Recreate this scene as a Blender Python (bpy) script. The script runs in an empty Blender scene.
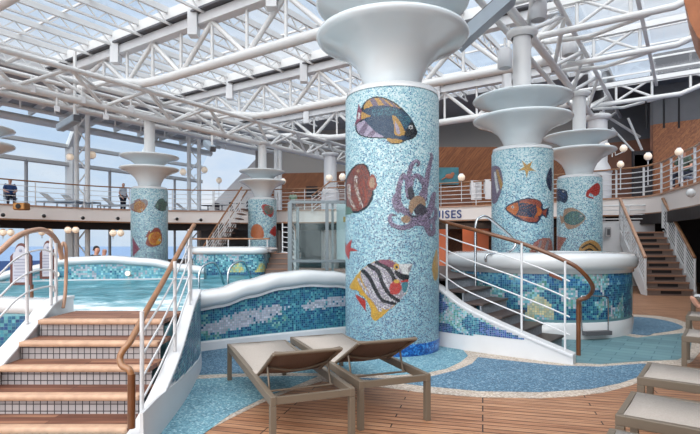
import bpy, math, random
from mathutils import Vector, Matrix, noise
random.seed(7)
S = bpy.context.scene
C = S.collection
PI = math.pi
F = 505.0; H = 1.5; HY = 244.0

# ------------------------------------------------------------------ camera, sky, sun, exposure
cam = bpy.data.objects.new('camera', bpy.data.cameras.new('camera'))
C.objects.link(cam)
cam.location = (0, 0, H); cam.rotation_euler = (PI/2, 0, 0)
cam.data.sensor_width = 36; cam.data.lens = 36*F/700
cam.data.shift_y = (HY-217)/700
cam.data.clip_start = .05; cam.data.clip_end = 9000
S.camera = cam
S.view_settings.view_transform = 'Standard'; S.view_settings.look = 'None'
S.view_settings.gamma = 1; S.view_settings.exposure = 0.14
S.view_settings.use_curve_mapping = False

W = bpy.data.worlds.new('sky'); S.world = W; W.use_nodes = True
wn = W.node_tree; wn.nodes.clear()
def wnode(t, **k):
    n = wn.nodes.new(t)
    for a, b in k.items(): setattr(n, a, b)
    return n
tc = wnode('ShaderNodeTexCoord')
mp = wnode('ShaderNodeMapping'); mp.inputs['Scale'].default_value = (1, 1, 2.5)
nz = wnode('ShaderNodeTexNoise'); nz.inputs['Scale'].default_value = 3.2; nz.inputs['Detail'].default_value = 6
nz.inputs['Roughness'].default_value = .6
cr = wnode('ShaderNodeValToRGB')
cr.color_ramp.elements[0].position = .38; cr.color_ramp.elements[0].color = (.56, .69, .86, 1)
cr.color_ramp.elements[1].position = .68; cr.color_ramp.elements[1].color = (.80, .83, .87, 1)
bg = wnode('ShaderNodeBackground'); bg.inputs['Strength'].default_value = 0.96
wo = wnode('ShaderNodeOutputWorld')
wn.links.new(tc.outputs['Generated'], mp.inputs[0]); wn.links.new(mp.outputs[0], nz.inputs[0])
wn.links.new(nz.outputs['Fac'], cr.inputs[0]); wn.links.new(cr.outputs[0], bg.inputs[0]); wn.links.new(bg.outputs[0], wo.inputs[0])

def sun(name, d, e, ang, col):
    l = bpy.data.lights.new(name, 'SUN'); l.energy = e; l.angle = ang; l.color = col
    o = bpy.data.objects.new(name, l); C.objects.link(o)
    o.rotation_euler = Vector(d).to_track_quat('-Z', 'Y').to_euler()
    o.location = (0, 0, 30)
    return o
sun('sun', (.25, .45, -1), 3.1, math.radians(95), (1, .965, .91))
sun('fill_sun', (.35, .9, -.5), 2.0, math.radians(90), (1, .985, .96))  # added fill lamp, a second low sun that brightens the back walls

# ------------------------------------------------------------------ ship axes: fore-aft and athwart
LX, LY = .559, .829
def LT(l, t, z=0.0): return Vector((l*LX - t*LY, l*LY + t*LX, z))
def floorpt(px, py, z=0.0):
    d = F*(H-z)/(py-HY); return Vector(((px-350)*d/F, d, z))
def at(px, py, d): return Vector(((px-350)/F*d, d, H+(HY-py)/F*d))

# ------------------------------------------------------------------ materials
MATS = {}
def lin(c):
    return tuple(((x/255)/12.92 if x/255 <= .04045 else ((x/255+.055)/1.055)**2.4) for x in c)
def principled(name):
    m = bpy.data.materials.new(name); m.use_nodes = True
    return m, m.node_tree, m.node_tree.nodes['Principled BSDF']
def mat(name, rgb, rough=.5, metal=0, nscale=0, namt=.08, bump=0, coat=0, emis=0, emc=None, spec=.5):
    if name in MATS: return MATS[name]
    m, nt, b = principled(name)
    c = lin(rgb)
    b.inputs['Base Color'].default_value = (*c, 1)
    b.inputs['Roughness'].default_value = rough; b.inputs['Metallic'].default_value = metal
    b.inputs['Coat Weight'].default_value = coat
    b.inputs['Specular IOR Level'].default_value = spec
    if emis:
        b.inputs['Emission Color'].default_value = (*lin(emc or rgb), 1); b.inputs['Emission Strength'].default_value = emis
    if nscale:
        t = nt.nodes.new('ShaderNodeTexCoord'); n = nt.nodes.new('ShaderNodeTexNoise')
        n.inputs['Scale'].default_value = nscale; n.inputs['Detail'].default_value = 4
        nt.links.new(t.outputs['Object'], n.inputs['Vector'])
        r = nt.nodes.new('ShaderNodeValToRGB')
        lo = tuple(max(0, x*(1-namt)) for x in c); hi = tuple(min(1, x*(1+namt)) for x in c)
        r.color_ramp.elements[0].position = .3; r.color_ramp.elements[1].position = .7
        r.color_ramp.elements[0].color = (*lo, 1); r.color_ramp.elements[1].color = (*hi, 1)
        nt.links.new(n.outputs['Fac'], r.inputs[0]); nt.links.new(r.outputs[0], b.inputs['Base Color'])
        if bump:
            bp = nt.nodes.new('ShaderNodeBump'); bp.inputs['Strength'].default_value = bump; bp.inputs['Distance'].default_value = .01
            nt.links.new(n.outputs['Fac'], bp.inputs['Height']); nt.links.new(bp.outputs[0], b.inputs['Normal'])
    MATS[name] = m; return m

def attr_mat(name, rough=.3, coat=.2):
    m, nt, b = principled(name)
    a = nt.nodes.new('ShaderNodeAttribute'); a.attribute_name = 'Col'
    nt.links.new(a.outputs['Color'], b.inputs['Base Color'])
    b.inputs['Roughness'].default_value = rough; b.inputs['Coat Weight'].default_value = coat
    MATS[name] = m; return m
TILES = attr_mat('tesserae', .36, .1)

def plank_mat(name, c1, c2, rot, bw=1.7, bh=.085, gap=.006, mortar=(60, 40, 30), rough=.55):
    m, nt, b = principled(name)
    t = nt.nodes.new('ShaderNodeTexCoord'); mp = nt.nodes.new('ShaderNodeMapping'); mp.inputs['Rotation'].default_value = rot
    br = nt.nodes.new('ShaderNodeTexBrick'); br.inputs['Scale'].default_value = 1
    br.inputs['Brick Width'].default_value = bw; br.inputs['Row Height'].default_value = bh
    br.inputs['Mortar Size'].default_value = gap; br.inputs['Mortar Smooth'].default_value = .1
    br.inputs['Color1'].default_value = (*lin(c1), 1); br.inputs['Color2'].default_value = (*lin(c2), 1); br.inputs['Mortar'].default_value = (*lin(mortar), 1)
    br.offset = .43; br.offset_frequency = 3
    n = nt.nodes.new('ShaderNodeTexNoise'); n.inputs['Scale'].default_value = 1; n.inputs['Detail'].default_value = 5
    m2 = nt.nodes.new('ShaderNodeMapping'); m2.inputs['Scale'].default_value = (2.2, 26, 26)
    mx = nt.nodes.new('ShaderNodeMix'); mx.data_type = 'RGBA'; mx.blend_type = 'MULTIPLY'; mx.inputs['Factor'].default_value = 1
    r = nt.nodes.new('ShaderNodeValToRGB'); r.color_ramp.elements[0].position = .3; r.color_ramp.elements[1].position = .62
    r.color_ramp.elements[0].color = (.52, .44, .40, 1); r.color_ramp.elements[1].color = (1, 1, 1, 1)
    L = nt.links.new
    L(t.outputs['Object'], mp.inputs[0]); L(mp.outputs[0], br.inputs['Vector']); L(mp.outputs[0], m2.inputs[0]); L(m2.outputs[0], n.inputs['Vector'])
    L(n.outputs['Fac'], r.inputs[0]); L(br.outputs['Color'], mx.inputs['A']); L(r.outputs[0], mx.inputs['B'])
    L(mx.outputs['Result'], b.inputs['Base Color']); b.inputs['Roughness'].default_value = rough
    MATS[name] = m; return m

def grid_mat(name, c1, c2, rot, w, h, gap, mortar, rough=.4, offset=0, speck=0):
    m, nt, b = principled(name)
    t = nt.nodes.new('ShaderNodeTexCoord'); mp = nt.nodes.new('ShaderNodeMapping'); mp.inputs['Rotation'].default_value = rot
    br = nt.nodes.new('ShaderNodeTexBrick'); br.inputs['Scale'].default_value = 1
    br.inputs['Brick Width'].default_value = w; br.inputs['Row Height'].default_value = h
    br.inputs['Mortar Size'].default_value = gap; br.offset = offset
    br.inputs['Color1'].default_value = (*lin(c1), 1); br.inputs['Color2'].default_value = (*lin(c2), 1); br.inputs['Mortar'].default_value = (*lin(mortar), 1)
    nt.links.new(t.outputs['Object'], mp.inputs[0]); nt.links.new(mp.outputs[0], br.inputs['Vector'])
    nt.links.new(br.outputs['Color'], b.inputs['Base Color']); b.inputs['Roughness'].default_value = rough
    MATS[name] = m; return m

def speck_mat(name, cols, scale, rough=.8):
    """random coloured cells, the palette given as (position, colour)"""
    m, nt, b = principled(name)
    t = nt.nodes.new('ShaderNodeTexCoord'); v = nt.nodes.new('ShaderNodeTexVoronoi'); v.inputs['Scale'].default_value = scale
    s = nt.nodes.new('ShaderNodeSeparateColor'); r = nt.nodes.new('ShaderNodeValToRGB'); r.color_ramp.interpolation = 'CONSTANT'
    while len(r.color_ramp.elements) < len(cols): r.color_ramp.elements.new(.5)
    for e, (p, c) in zip(r.color_ramp.elements, cols): e.position = p; e.color = (*lin(c), 1)
    nt.links.new(t.outputs['Object'], v.inputs['Vector']); nt.links.new(v.outputs['Color'], s.inputs[0]); nt.links.new(s.outputs[0], r.inputs[0])
    n = nt.nodes.new('ShaderNodeTexNoise'); n.inputs['Scale'].default_value = 1.6; n.inputs['Detail'].default_value = 3
    nt.links.new(t.outputs['Object'], n.inputs['Vector'])
    r2 = nt.nodes.new('ShaderNodeValToRGB'); r2.color_ramp.elements[0].color = (.82, .84, .87, 1); r2.color_ramp.elements[1].color = (1, 1, 1, 1)
    r2.color_ramp.elements[0].position = .35; r2.color_ramp.elements[1].position = .6
    nt.links.new(n.outputs['Fac'], r2.inputs[0])
    mx = nt.nodes.new('ShaderNodeMix'); mx.data_type = 'RGBA'; mx.blend_type = 'MULTIPLY'; mx.inputs['Factor'].default_value = 1
    nt.links.new(r.outputs[0], mx.inputs['A']); nt.links.new(r2.outputs[0], mx.inputs['B'])
    nt.links.new(mx.outputs['Result'], b.inputs['Base Color']); b.inputs['Roughness'].default_value = rough
    MATS[name] = m; return m

def column_mat(name, scale):
    """irregular tesserae: pale near the top, more and more blue chips towards the foot"""
    m, nt, b = principled(name); L = nt.links.new
    t = nt.nodes.new('ShaderNodeTexCoord')
    v = nt.nodes.new('ShaderNodeTexVoronoi'); v.inputs['Scale'].default_value = scale
    e = nt.nodes.new('ShaderNodeTexVoronoi'); e.feature = 'DISTANCE_TO_EDGE'; e.inputs['Scale'].default_value = scale
    s = nt.nodes.new('ShaderNodeSeparateColor'); x = nt.nodes.new('ShaderNodeSeparateXYZ')
    L(t.outputs['Object'], v.inputs['Vector']); L(t.outputs['Object'], e.inputs['Vector']); L(v.outputs['Color'], s.inputs[0]); L(t.outputs['Object'], x.inputs[0])
    mr = nt.nodes.new('ShaderNodeMapRange'); mr.inputs['From Min'].default_value = .2; mr.inputs['From Max'].default_value = 3.5
    mr.inputs['To Min'].default_value = -.42; mr.inputs['To Max'].default_value = .2
    n = nt.nodes.new('ShaderNodeTexNoise'); n.inputs['Scale'].default_value = 1.7; L(t.outputs['Object'], n.inputs['Vector'])
    L(x.outputs[2], mr.inputs[0])
    a1 = nt.nodes.new('ShaderNodeMath'); a1.operation = 'ADD'; L(s.outputs[0], a1.inputs[0]); L(mr.outputs[0], a1.inputs[1])
    m1 = nt.nodes.new('ShaderNodeMath'); m1.operation = 'MULTIPLY_ADD'; L(n.outputs['Fac'], m1.inputs[0]); m1.inputs[1].default_value = .3; L(a1.outputs[0], m1.inputs[2])
    m2 = nt.nodes.new('ShaderNodeMath'); m2.operation = 'SUBTRACT'; L(m1.outputs[0], m2.inputs[0]); m2.inputs[1].default_value = .14
    r = nt.nodes.new('ShaderNodeValToRGB'); r.color_ramp.interpolation = 'CONSTANT'
    cols = [(0, (16, 48, 92)), (.15, (34, 92, 130)), (.29, (70, 132, 154)), (.46, (114, 160, 170)), (.66, (158, 190, 194)), (.84, (192, 206, 206))]
    while len(r.color_ramp.elements) < len(cols): r.color_ramp.elements.new(.5)
    for el, (p, c) in zip(r.color_ramp.elements, cols): el.position = p; el.color = (*lin(c), 1)
    L(m2.outputs[0], r.inputs[0])
    g = nt.nodes.new('ShaderNodeMath'); g.operation = 'LESS_THAN'; g.inputs[1].default_value = .09; L(e.outputs['Distance'], g.inputs[0])
    mx = nt.nodes.new('ShaderNodeMix'); mx.data_type = 'RGBA'; L(g.outputs[0], mx.inputs['Factor']); L(r.outputs[0], mx.inputs['A']); mx.inputs['B'].default_value = (*lin((158, 188, 196)), 1)
    L(mx.outputs['Result'], b.inputs['Base Color']); b.inputs['Roughness'].default_value = .42; b.inputs['Coat Weight'].default_value = .08
    MATS[name] = m; return m

def glass_mat(name, tint, gloss=.12, op=0.0, opcol=(200, 215, 225)):
    m = bpy.data.materials.new(name); m.use_nodes = True; nt = m.node_tree; nt.nodes.clear()
    o = nt.nodes.new('ShaderNodeOutputMaterial'); tr = nt.nodes.new('ShaderNodeBsdfTransparent'); tr.inputs[0].default_value = (*tint, 1)
    gl = nt.nodes.new('ShaderNodeBsdfGlossy'); gl.inputs['Roughness'].default_value = .03
    lw = nt.nodes.new('ShaderNodeLayerWeight'); lw.inputs[0].default_value = .5
    pw = nt.nodes.new('ShaderNodeMath'); pw.operation = 'POWER'; pw.inputs[1].default_value = 4
    fr = nt.nodes.new('ShaderNodeMath'); fr.operation = 'MULTIPLY_ADD'; fr.inputs[1].default_value = gloss*3; fr.inputs[2].default_value = .02
    nt.links.new(lw.outputs['Facing'], pw.inputs[0]); nt.links.new(pw.outputs[0], fr.inputs[0])
    mx = nt.nodes.new('ShaderNodeMixShader'); nt.links.new(fr.outputs[0], mx.inputs[0])
    last = tr
    if op:
        df = nt.nodes.new('ShaderNodeBsdfTranslucent' if 'sky' in name else 'ShaderNodeBsdfDiffuse'); df.inputs[0].default_value = (*lin(opcol), 1)
        m2 = nt.nodes.new('ShaderNodeMixShader'); m2.inputs[0].default_value = op
        nt.links.new(tr.outputs[0], m2.inputs[1]); nt.links.new(df.outputs[0], m2.inputs[2]); last = m2
    nt.links.new(last.outputs[0], mx.inputs[1]); nt.links.new(gl.outputs[0], mx.inputs[2]); nt.links.new(mx.outputs[0], o.inputs[0])
    MATS[name] = m; return m

def water_mat(name):
    m, nt, b = principled(name); L = nt.links.new
    t = nt.nodes.new('ShaderNodeTexCoord')
    n = nt.nodes.new('ShaderNodeTexNoise'); n.inputs['Scale'].default_value = 2.2; n.inputs['Detail'].default_value = 6; n.inputs['Roughness'].default_value = .65; n.inputs['Distortion'].default_value = .6
    L(t.outputs['Object'], n.inputs['Vector'])
    x = nt.nodes.new('ShaderNodeSeparateXYZ'); L(t.outputs['Object'], x.inputs[0])
    mr = nt.nodes.new('ShaderNodeMapRange'); mr.inputs['From Min'].default_value = 5.4; mr.inputs['From Max'].default_value = 8.0; mr.inputs['To Min'].default_value = .36; mr.inputs['To Max'].default_value = -.02
    L(x.outputs[1], mr.inputs[0])
    a = nt.nodes.new('ShaderNodeMath'); a.operation = 'ADD'; L(n.outputs['Fac'], a.inputs[0]); L(mr.outputs[0], a.inputs[1])
    r = nt.nodes.new('ShaderNodeValToRGB'); els = r.color_ramp.elements
    els[0].position = .35; els[0].color = (*lin((36, 98, 110)), 1); els[1].position = .78; els[1].color = (*lin((238, 246, 248)), 1)
    e = els.new(.55); e.color = (*lin((72, 134, 148)), 1); e = els.new(.66); e.color = (*lin((134, 180, 192)), 1)
    L(a.outputs[0], r.inputs[0]); L(r.outputs[0], b.inputs['Base Color'])
    b.inputs['Roughness'].default_value = .28; b.inputs['IOR'].default_value = 1.33; b.inputs['Specular IOR Level'].default_value = .25
    bp = nt.nodes.new('ShaderNodeBump'); bp.inputs['Strength'].default_value = .9; bp.inputs['Distance'].default_value = .09
    n2 = nt.nodes.new('ShaderNodeTexNoise'); n2.inputs['Scale'].default_value = 3.5; n2.inputs['Detail'].default_value = 3; L(t.outputs['Object'], n2.inputs['Vector'])
    L(n2.outputs['Fac'], bp.inputs['Height']); L(bp.outputs[0], b.inputs['Normal'])
    MATS[name] = m; return m

WHITE = mat('white_steel_paint', (214, 215, 217), .35, nscale=3, namt=.03)
TRUSS = mat('truss_white', (220, 220, 219), .4)
GLOSSW = mat('white_fibreglass', (208, 211, 213), .14, coat=.7)
BOWL = mat('fountain_bowl_white', (220, 228, 231), .2, coat=.5)
WOODRAIL = mat('varnished_handrail', (142, 100, 66), .3, nscale=9, namt=.2, coat=.3)
PALERAIL = mat('weathered_teak_rail', (176, 138, 114), .4, nscale=9, namt=.12, coat=.1)
DARKRAIL = mat('dark_varnished_rail', (108, 66, 38), .3, nscale=8, namt=.2, coat=.4)
CHROME = mat('polished_steel', (205, 210, 214), .15, metal=1)
TAUPE = mat('taupe_frame', (112, 100, 86), .45)
SLING = mat('grey_sling_fabric', (166, 157, 149), .85, nscale=90, namt=.08)
SLINGD = mat('brown_sling_underside', (100, 82, 72), .85, nscale=90, namt=.15)
WHITESL = mat('white_sling', (216, 214, 212), .8)
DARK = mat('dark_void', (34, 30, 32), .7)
DGREY = mat('charcoal_panel', (88, 88, 92), .6, nscale=2, namt=.1)
GREYP = mat('grey_panel', (158, 158, 160), .55, nscale=2, namt=.06)
MIDG = mat('mid_grey_panel', (158, 152, 146), .6)
CREAM = mat('cream_panel', (232, 226, 222), .6)
CARPET = mat('gallery_floor', (110, 130, 160), .8, nscale=6)
BEIGE = speck_mat('beige_aggregate', [(0, (172, 156, 142)), (.4, (192, 178, 162)), (.75, (210, 198, 186))], 60)
AQUA = speck_mat('aqua_aggregate', [(0, (84, 126, 142)), (.3, (104, 150, 166)), (.65, (122, 166, 180)), (.9, (168, 196, 204))], 70)
BLUE = speck_mat('blue_aggregate', [(0, (66, 98, 120)), (.3, (84, 118, 142)), (.65, (102, 138, 160)), (.9, (142, 168, 184))], 70)
DTILE = grid_mat('diagonal_paving', (92, 126, 134), (106, 142, 148), (0, 0, .62), .42, .2, .006, (52, 96, 112), .6, offset=.5)
PLATEBLUE = mat('blue_base_tile', (30, 92, 160), .3)
TEAK = plank_mat('teak_deck', (188, 142, 108), (168, 120, 88), (0, 0, .257))
NOSE = mat('lit_teak_nosing', (190, 154, 128), .5, nscale=14, namt=.15)  # lighter teak: the lit front edge of each step put into colour
TREAD = plank_mat('shaded_teak_tread', (164, 118, 92), (112, 66, 48), (0, 0, 0), bw=2.6, bh=.07, gap=.003)  # streaked planks, darkened in colour for the shade behind each nosing
FARTREAD = mat('brown_tread', (120, 88, 72), .5, nscale=6, namt=.2)
NOSING = mat('brown_nosing', (150, 112, 90), .5)
RISER = grid_mat('white_riser_tile', (176, 170, 170), (160, 156, 158), (PI/2, 0, 0), .056, .056, .004, (50, 46, 50), .35)
DTREAD = mat('dark_tread', (70, 56, 52), .45, nscale=7, namt=.2)
DRISER = mat('grey_riser', (128, 134, 142), .5, nscale=30, namt=.25)
WOODP = plank_mat('wood_panelling', (158, 98, 56), (144, 86, 48), (PI/2, 0, .9), bw=3, bh=.12, gap=.004, mortar=(96, 52, 34), rough=.45)
WOODD = mat('dark_wood_panel', (118, 70, 46), .5, nscale=3, namt=.18)
SKYGL = glass_mat('skylight_glass', (.97, .985, 1), op=0.0)
WINGL = glass_mat('window_glass', (.93, .97, 1))
TUBGL = glass_mat('enclosure_glass', (.95, .98, .98), op=.02, opcol=(150, 185, 190))
WATER = water_mat('pool_water')
GLOBE = mat('warm_globe', (255, 240, 222), .3, emis=.22, emc=(255, 226, 190))
BRASS = mat('brass', (168, 120, 70), .4, metal=.6)
FIXG = mat('fixture_grey', (150, 162, 172), .35, nscale=4, namt=.05)
BLACK = mat('black_plastic', (22, 22, 24), .4)
SEA = mat('sea_water', (112, 140, 176), .35)

# ------------------------------------------------------------------ mesh builder
class MB:
    def __init__(s): s.v = []; s.f = []; s.m = []; s.c = []; s.sm = []
    def add(s, vs, fs, mi=0, col=None, smooth=False):
        o = len(s.v); s.v.extend([tuple(v) for v in vs])
        for f in fs:
            s.f.append([o+i for i in f]); s.m.append(mi); s.c.append(col); s.sm.append(smooth)
    def box(s, c, d, rz=0, mi=0, M=None):
        x, y, z = d[0]/2, d[1]/2, d[2]/2
        vs = [Vector((a*x, b*y, e*z)) for e in (-1, 1) for b in (-1, 1) for a in (-1, 1)]
        R = Matrix.Rotation(rz, 3, 'Z') if M is None else M
        vs = [R @ v + Vector(c) for v in vs]
        s.add(vs, [(0, 2, 3, 1), (4, 5, 7, 6), (0, 1, 5, 4), (2, 6, 7, 3), (0, 4, 6, 2), (1, 3, 7, 5)], mi)
    def beam(s, a, b, w, h, mi=0):
        a = Vector(a); b = Vector(b); d = (b-a); L = d.length; d.normalize()
        up = Vector((0, 0, 1)) if abs(d.z) < .95 else Vector((0, 1, 0))
        x = d.cross(up).normalized(); z = x.cross(d).normalized()
        M = Matrix((x, d, z)).transposed()
        s.box((a+b)/2, (w, L, h), M=M, mi=mi)
    def tube(s, pts, r, n=8, mi=0, caps=True, smooth=True):
        pts = [Vector(p) for p in pts]; rr = r if isinstance(r, (list, tuple)) else [r]*len(pts)
        vs = []; prev = None
        for i, p in enumerate(pts):
            d = (pts[min(i+1, len(pts)-1)] - pts[max(i-1, 0)]).normalized()
            if prev is None:
                up = Vector((0, 0, 1)) if abs(d.z) < .9 else Vector((1, 0, 0)); x = d.cross(up).normalized()
            else:
                x = (prev - d*prev.dot(d)).normalized()
            prev = x; y = d.cross(x)
            for k in range(n):
                a = 2*PI*k/n; vs.append(p + (x*math.cos(a) + y*math.sin(a))*rr[i])
        fs = []
        for i in range(len(pts)-1):
            for k in range(n): fs.append((i*n+k, i*n+(k+1) % n, (i+1)*n+(k+1) % n, (i+1)*n+k))
        s.add(vs, fs, mi, smooth=smooth)
        if caps: s.add(vs[:n], [tuple(range(n))[::-1]], mi); s.add(vs[-n:], [tuple(range(n))], mi)
    def lathe(s, prof, c=(0, 0, 0), n=48, mi=0, a0=0, a1=2*PI, smooth=True):
        full = abs(a1-a0-2*PI) < 1e-6; m = n if full else n+1; c = Vector(c); vs = []
        for r, z in prof:
            for k in range(m):
                a = a0+(a1-a0)*k/n; vs.append(c+Vector((r*math.cos(a), r*math.sin(a), z)))
        fs = []
        for i in range(len(prof)-1):
            for k in range(n):
                k2 = (k+1) % m; fs.append((i*m+k, i*m+k2, (i+1)*m+k2, (i+1)*m+k))
        s.add(vs, fs, mi, smooth=smooth)
    def prism(s, poly, z0, z1, mi=0):
        n = len(poly); vs = [(p[0], p[1], z0) for p in poly]+[(p[0], p[1], z1) for p in poly]
        s.add(vs, [tuple(range(n))[::-1], tuple(range(n, 2*n))]+[(i, (i+1) % n, n+(i+1) % n, n+i) for i in range(n)], mi)
    def vprism(s, quad, off, mi=0):
        """polygon of 3-D points pushed along off"""
        n = len(quad); q = [Vector(p) for p in quad]; o = Vector(off)
        s.add(q+[p+o for p in q], [tuple(range(n))[::-1], tuple(range(n, 2*n))]+[(i, (i+1) % n, n+(i+1) % n, n+i) for i in range(n)], mi)
    def sweep(s, path, secs, mi=0, smooth=True):
        """path: 3-D points; secs: a section (lateral, up) or one per point"""
        path = [Vector(p) for p in path]; one = not isinstance(secs[0][0], (list, tuple)); vs = []
        for i, p in enumerate(path):
            d = path[min(i+1, len(path)-1)]-path[max(i-1, 0)]; d.z = 0; d.normalize(); x = Vector((d.y, -d.x, 0))
            sec = secs if one else secs[i]; n = len(sec)
            for a, b in sec: vs.append(p+x*a+Vector((0, 0, b)))
        fs = [(i*n+k, i*n+(k+1) % n, (i+1)*n+(k+1) % n, (i+1)*n+k) for i in range(len(path)-1) for k in range(n)]
        s.add(vs, fs, mi, smooth=smooth)
        s.add(vs[:n], [tuple(range(n))[::-1]], mi); s.add(vs[-n:], [tuple(range(n))], mi)
    def ball(s, c, r, n=16, mi=0):
        rx, ry, rz = (r, r, r) if not isinstance(r, (list, tuple)) else r; c = Vector(c); vs = []
        h = n//2
        for i in range(h+1):
            ph = PI*i/h
            for k in range(n):
                a = 2*PI*k/n; vs.append(c+Vector((rx*math.sin(ph)*math.cos(a), ry*math.sin(ph)*math.sin(a), rz*math.cos(ph))))
        s.add(vs, [(i*n+k, (i+1)*n+k, (i+1)*n+(k+1) % n, i*n+(k+1) % n) for i in range(h) for k in range(n)], mi, smooth=True)
    def build(s, name, mats, parent=None, bevel=0, origin=None):
        if not isinstance(mats, (list, tuple)): mats = [mats]
        me = bpy.data.meshes.new(name)
        base = Vector((0, 0, 0))
        if parent is not None: base = ppos(parent)
        elif origin is not None: base = Vector(origin)
        else:
            xs = [v[0] for v in s.v]; ys = [v[1] for v in s.v]; zs = [v[2] for v in s.v]
            base = Vector(((min(xs)+max(xs))/2, (min(ys)+max(ys))/2, min(zs)))
        me.from_pydata([(v[0]-base.x, v[1]-base.y, v[2]-base.z) for v in s.v], [], s.f)
        for m in mats: me.materials.append(m)
        me.polygons.foreach_set('material_index', s.m)
        me.polygons.foreach_set('use_smooth', s.sm)
        if any(c is not None for c in s.c):
            at_ = me.color_attributes.new('Col', 'FLOAT_COLOR', 'CORNER'); buf = []
            for f, c in zip(s.f, s.c):
                c = c or (.5, .5, .5); buf.extend([c[0], c[1], c[2], 1.0]*len(f))
            at_.data.foreach_set('color', buf)
        me.update()
        o = bpy.data.objects.new(name, me); C.objects.link(o)
        if parent is not None: o.parent = parent
        else: o.location = base
        if bevel:
            b = o.modifiers.new('bevel', 'BEVEL'); b.width = bevel; b.segments = 2; b.limit_method = 'ANGLE'
        return o
def ppos(o):
    p = Vector(o.location)
    while o.parent: o = o.parent; p += Vector(o.location)
    return p
def tag(o, label=None, cat=None, group=None, kind=None):
    if label: o['label'] = label
    if cat: o['category'] = cat
    if group: o['group'] = group
    if kind: o['kind'] = kind
    return o
def thing(name, label, cat, loc=(0, 0, 0), group=None):
    o = bpy.data.objects.new(name, None); o.empty_display_size = .1; C.objects.link(o); o.location = loc
    return tag(o, label, cat, group)
def struct(name, mb, m, **k): return tag(mb.build(name, m, **k), kind='structure')
def copy_tree(o, parent=None):
    c = o.copy(); C.objects.link(c); c.parent = parent
    for ch in list(o.children): copy_tree(ch, c)
    return c
def catmull(pts, n=8, closed=False):
    P = [Vector(p) for p in pts]; N = len(P); out = []
    rng = range(N) if closed else range(N-1)
    for i in rng:
        if closed: a, b, c, d = P[(i-1) % N], P[i], P[(i+1) % N], P[(i+2) % N]
        else: a, b, c, d = P[max(i-1, 0)], P[i], P[i+1], P[min(i+2, N-1)]
        for k in range(n):
            t = k/n
            out.append(.5*((2*b)+(-a+c)*t+(2*a-5*b+4*c-d)*t*t+(-a+3*b-3*c+d)*t**3))
    if not closed: out.append(P[-1])
    return out
def resample(path, step):
    P = [Vector(p) for p in path]; out = [P[0].copy()]; acc = 0.0
    for a, b in zip(P, P[1:]):
        L = (b-a).length
        if L < 1e-9: continue
        pos = step-acc
        while pos <= L: out.append(a.lerp(b, pos/L)); pos += step
        acc = L-(pos-step)
    return out
def jit(c, a=.12):
    k = 1+random.uniform(-a, a); return tuple(min(255, max(0, x*k)) for x in c)
def pip(x, y, poly):
    r = False; n = len(poly); j = n-1
    for i in range(n):
        xi, yi = poly[i]; xj, yj = poly[j]
        if (yi > y) != (yj > y) and x < (xj-xi)*(y-yi)/(yj-yi)+xi: r = not r
        j = i
    return r

# ------------------------------------------------------------------ floor and its inlays
f = MB(); f.box((0, 16, -.05), (56, 44, .1)); struct('floor', f, TEAK, origin=(0, 0, 0))
def inlay(n, pts, m, z, smooth=True):
    P = [floorpt(*p) if len(p) == 2 else Vector((p[0], p[1], 0)) for p in pts]
    if smooth: P = catmull(P, 8, True)
    b = MB(); b.prism([(p.x, p.y) for p in P], .0005, z); return struct('trim_%d' % n, b, m, origin=(0, 0, 0))
# world points carry a dummy third number; the others are read off the photo's floor
inlay(1, [(197, 436), (-1.75, 3.0, 0), (-1.6, 2.5, 0), (-2.5, 2.6, 0), (-2.6, 5, 0), (-2.4, 9, 0), (1.0, 9.6, 0), (3.0, 11.4, 0), (5.0, 11.3, 0), (640, 315), (658, 316), (676, 319), (692, 325), (700, 340), (700, 352), (692, 362), (672, 370), (652, 377), (630, 386), (605, 392.5), (575, 396.5), (540, 398.5), (480, 397.5), (420, 392.5), (380, 387), (345, 383.5), (321, 381.5), (290, 391), (260, 404), (228, 420)], BEIGE, .003, False)
inlay(2, [(204, 434), (-1.72, 3.1, 0), (-2.5, 2.8, 0), (-2.6, 5.6, 0), (195, 379.5), (232, 377.5), (280, 376.5), (318, 376.5), (300, 384), (262, 399), (230, 415)], AQUA, .006, False)
inlay(3, [(-2.4, 5.9, 0), (195, 375.5), (232, 374), (280, 373), (321, 373.5), (360, 374.5), (396, 375.5), (425, 373.5), (446, 369), (461, 362), (468, 356), (462, 349), (440, 344), (1.7, 8.2, 0), (1, 9.2, 0), (-2.4, 8.6, 0)], AQUA, .006, False)
inlay(4, [(-2.4, 5.95, 0), (195, 375), (232, 373.6), (262, 373), (300, 350), (330, 336), (-.4, 9, 0), (-2.4, 8.6, 0)], BLUE, .009, False)
inlay(5, [(330, 377.5), (380, 381), (425, 386.5), (480, 391.5), (540, 392.5), (590, 389.5), (620, 383.5), (645, 375), (660, 368), (664, 364.5), (640, 364), (600, 367), (560, 366), (520, 362), (478, 357.5), (472, 364), (455, 371), (430, 377), (400, 379.5), (365, 378.5)], BLUE, .006, False)
inlay(6, [(562, 362), (600, 364.5), (640, 361.5), (678, 360), (690, 352), (692, 340), (688, 333), (660, 335.5), (637, 338), (3.9, 9.5, 0), (545, 345)], DTILE, .007, False)
inlay(7, [(638, 335), (655, 333.5), (672, 331), (683, 327.5), (672, 322.5), (655, 319), (640, 317.5), (4.9, 10.9, 0), (4.2, 9.6, 0)], BLUE, .009)

s_ = MB(); s_.box((0, 2400, -22), (9000, 4500, .5)); struct('sea', s_, SEA)

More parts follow.
